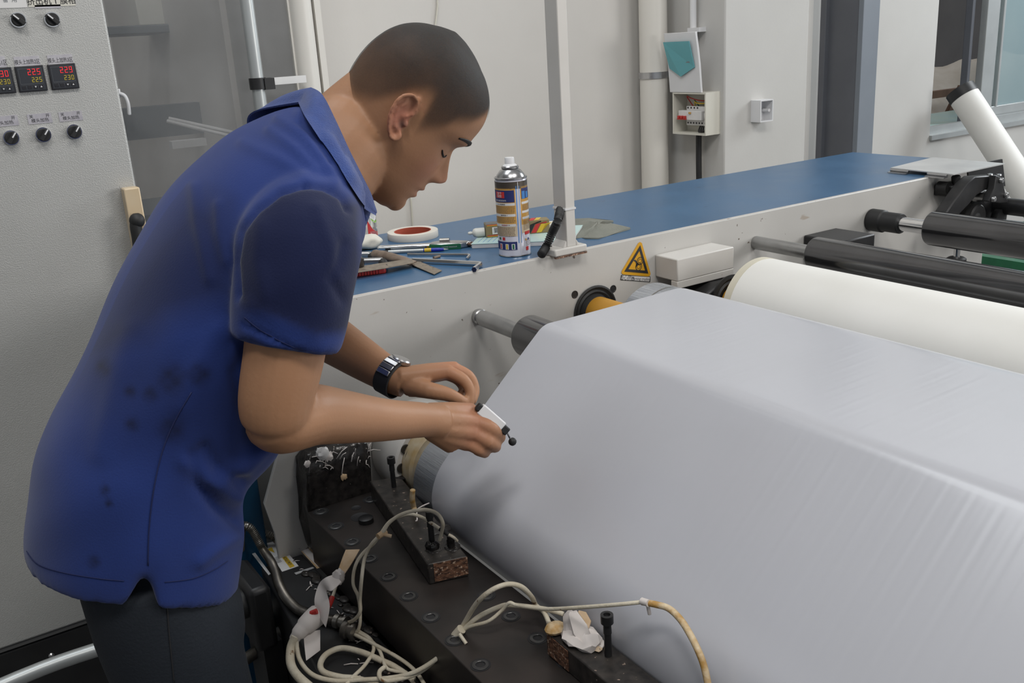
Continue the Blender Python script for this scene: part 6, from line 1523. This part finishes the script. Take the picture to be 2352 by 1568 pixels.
# ---- trousers and shoes
tr = MB()
tw = []
for bk_, fr_, w_ in (((190, 1160), (480, 1180), .145), ((180, 1260), (508, 1270), .155), ((190, 1340), (530, 1330), .158), ((215, 1400), (538, 1390), .155), ((240, 1450), (530, 1450), .13)):
    b3, f3 = onY(*bk_, YM), onY(*fr_, YM); c_, u_ = (b3 + f3) / 2, (f3 - b3) / 2
    cc, ss = np.cos(tt), np.sin(tt); rr = (np.abs(cc) ** 2.4 + np.abs(ss) ** 2.4) ** (-1 / 2.4)
    tw.append(list(c_ + (cc * rr)[:, None] * u_ + (ss * rr)[:, None] * np.array((0, -w_, w_ * .15))))
tr.rings(tw)
for h_, k_, a_ in ((hipR, kneR, ankR), (hipL, kneL, ankL)):
    L_ = [h_ + np.array((-.005, .004, .09)), h_ + np.array((0, 0, 0)), (h_ + k_) / 2, k_, (k_ + a_) / 2, a_ - np.array((0, 0, .03))]
    tr.tube(spline(L_, 5), np.interp(np.linspace(0, 1, 26), [0, .2, .4, .6, .8, 1], [.080, .080, .076, .070, .065, .062]), 32,
            ry=np.interp(np.linspace(0, 1, 26), [0, .2, .4, .6, .8, 1], [.084, .083, .076, .070, .066, .064]), up=(1, 0, 0))
tme, TV = remesh(tr, .007, 8, 'trousers', 'trouser', None)
finish(tme, TV, 'trousers', 'trouser', hipR * np.array((1, 0, 0)) + np.array((0, YM, .05)), man)
bt2 = BVHTree.FromPolygons([Vector(p) for p in TV], [tuple(p.vertices) for p in tme.polygons])
trs = bpy.data.objects['trousers']; Q = []
for p in spline([np.array((u, v, 0.)) for u, v in ((384, 1392), (388, 1450), (394, 1510), (400, 1566))], 5):
    h_ = bt2.ray_cast(Vector(CAM), Vector(ray(p[0], p[1])).normalized())
    if h_[0] is not None: Q.append(np.array(h_[0] + h_[1] * .0005))
if len(Q) > 3: obj('side_seam', MB().tube(Q, .0009, 6), 'ink', trs, smooth=180)
for a_ in (ankR, ankL):
    s_ = MB(); rg = []
    for x, wy, zt2 in ((-.075, .030, .07), (-.05, .040, .09), (0, .042, .085), (.06, .047, .062), (.12, .048, .045), (.165, .036, .030), (.18, .015, .018)):
        rg.append([np.array((a_[0] + x, a_[1] + wy * math.cos(t), max(0.002, .002 + zt2 * .5 + zt2 * .5 * math.sin(t)))) for t in np.arange(20) * 2 * PI / 20])
    s_.rings(rg); obj('shoe', s_, 'shoe', man, smooth=60)

# ---- wristwatch on the far wrist, tool in the near hand
wd = P3((945, 884, 1.235)) - P3((860, 838, 1.30)); wd /= np.linalg.norm(wd)
wc = P3((901, 866, 1.263))
ws = empty('wristwatch', wc - np.array((0, 0, .03)), 'wristwatch with a dark strap and steel links on the far wrist', 'watch')
u0 = np.cross(wd, (0, -1, .2)); u0 /= np.linalg.norm(u0)
strap = [(.0285, -.014), (.0305, -.013), (.0305, .013), (.0285, .014)]
obj('strap', MB().lathe([(r, h_) for r, h_ in strap] + [strap[0]], wc, wd, 36, cap=False), 'rubber', ws)
mb = MB()
upv = UP - wd * (UP @ wd); upv /= np.linalg.norm(upv); sdv = np.cross(wd, upv)
for k in range(7):
    a = math.radians(-50 + 17 * k); o_ = wc + (upv * math.cos(a) + sdv * math.sin(a)) * .031; tg = -upv * math.sin(a) + sdv * math.cos(a); rd_ = upv * math.cos(a) + sdv * math.sin(a)
    lk_ = MB().prism([o_ + wd * x + tg * y for x, y in ((-.011, -.0042), (.011, -.0042), (.011, .0042), (-.011, .0042))], rd_ * .0028)
    obj('steel_link', lk_, 'steel', ws, bevel=.0008)
obj('watch_case', MB().lathe([(.001, .026), (.0135, .026), (.0150, .028), (.0150, .032), (.013, .034), (.001, .034)], wc + wd * .004, upv * .95 - sdv * .35, 28), 'steel', ws)
tl = empty('cutting_tool', P3((1130, 975, 1.128)) - np.array((0, 0, .02)), 'small white hand tool with black ends held against the film', 'tool')
a, b = P3((1094, 930, 1.100)), P3((1163, 990, 1.078)); d = (b - a) / np.linalg.norm(b - a); L_ = np.linalg.norm(b - a)
n = np.cross(d, np.array(CAM) - a); n /= np.linalg.norm(n); q = np.cross(n, d)
def tb_(t0, t1, w_, th_, m, nm): 
    o0, o1 = a + d * L_ * t0, a + d * L_ * t1
    obj(nm, MB().prism([o0 + n * w_ - q * th_, o1 + n * w_ - q * th_, o1 - n * w_ - q * th_, o0 - n * w_ - q * th_], q * th_ * 2), m, tl, bevel=.002)
tb_(.12, .86, .0085, .006, 'white_plastic', 'tool_body'); tb_(.02, .16, .0060, .0055, 'rubber', 'tool_cap'); tb_(.84, 1.04, .0062, .005, 'rubber', 'tool_nose')
obj('tool_wire', MB().tube([b, P3((1170, 1004, 1.10)), P3((1178, 1016, 1.098))], .0014, 8), 'shaft', tl)
obj('tool_bead', MB().sphere(P3((1177, 1014, 1.098)), .0062, 14), 'rubber', tl)
lv = obj('small_pin', MB().cyl(P3((1076, 942, 1.178)), P3((1080, 918, 1.186)), .0022, n=12), 'chrome', label='tiny bright steel pin pinched in the far hand', cat='pin')
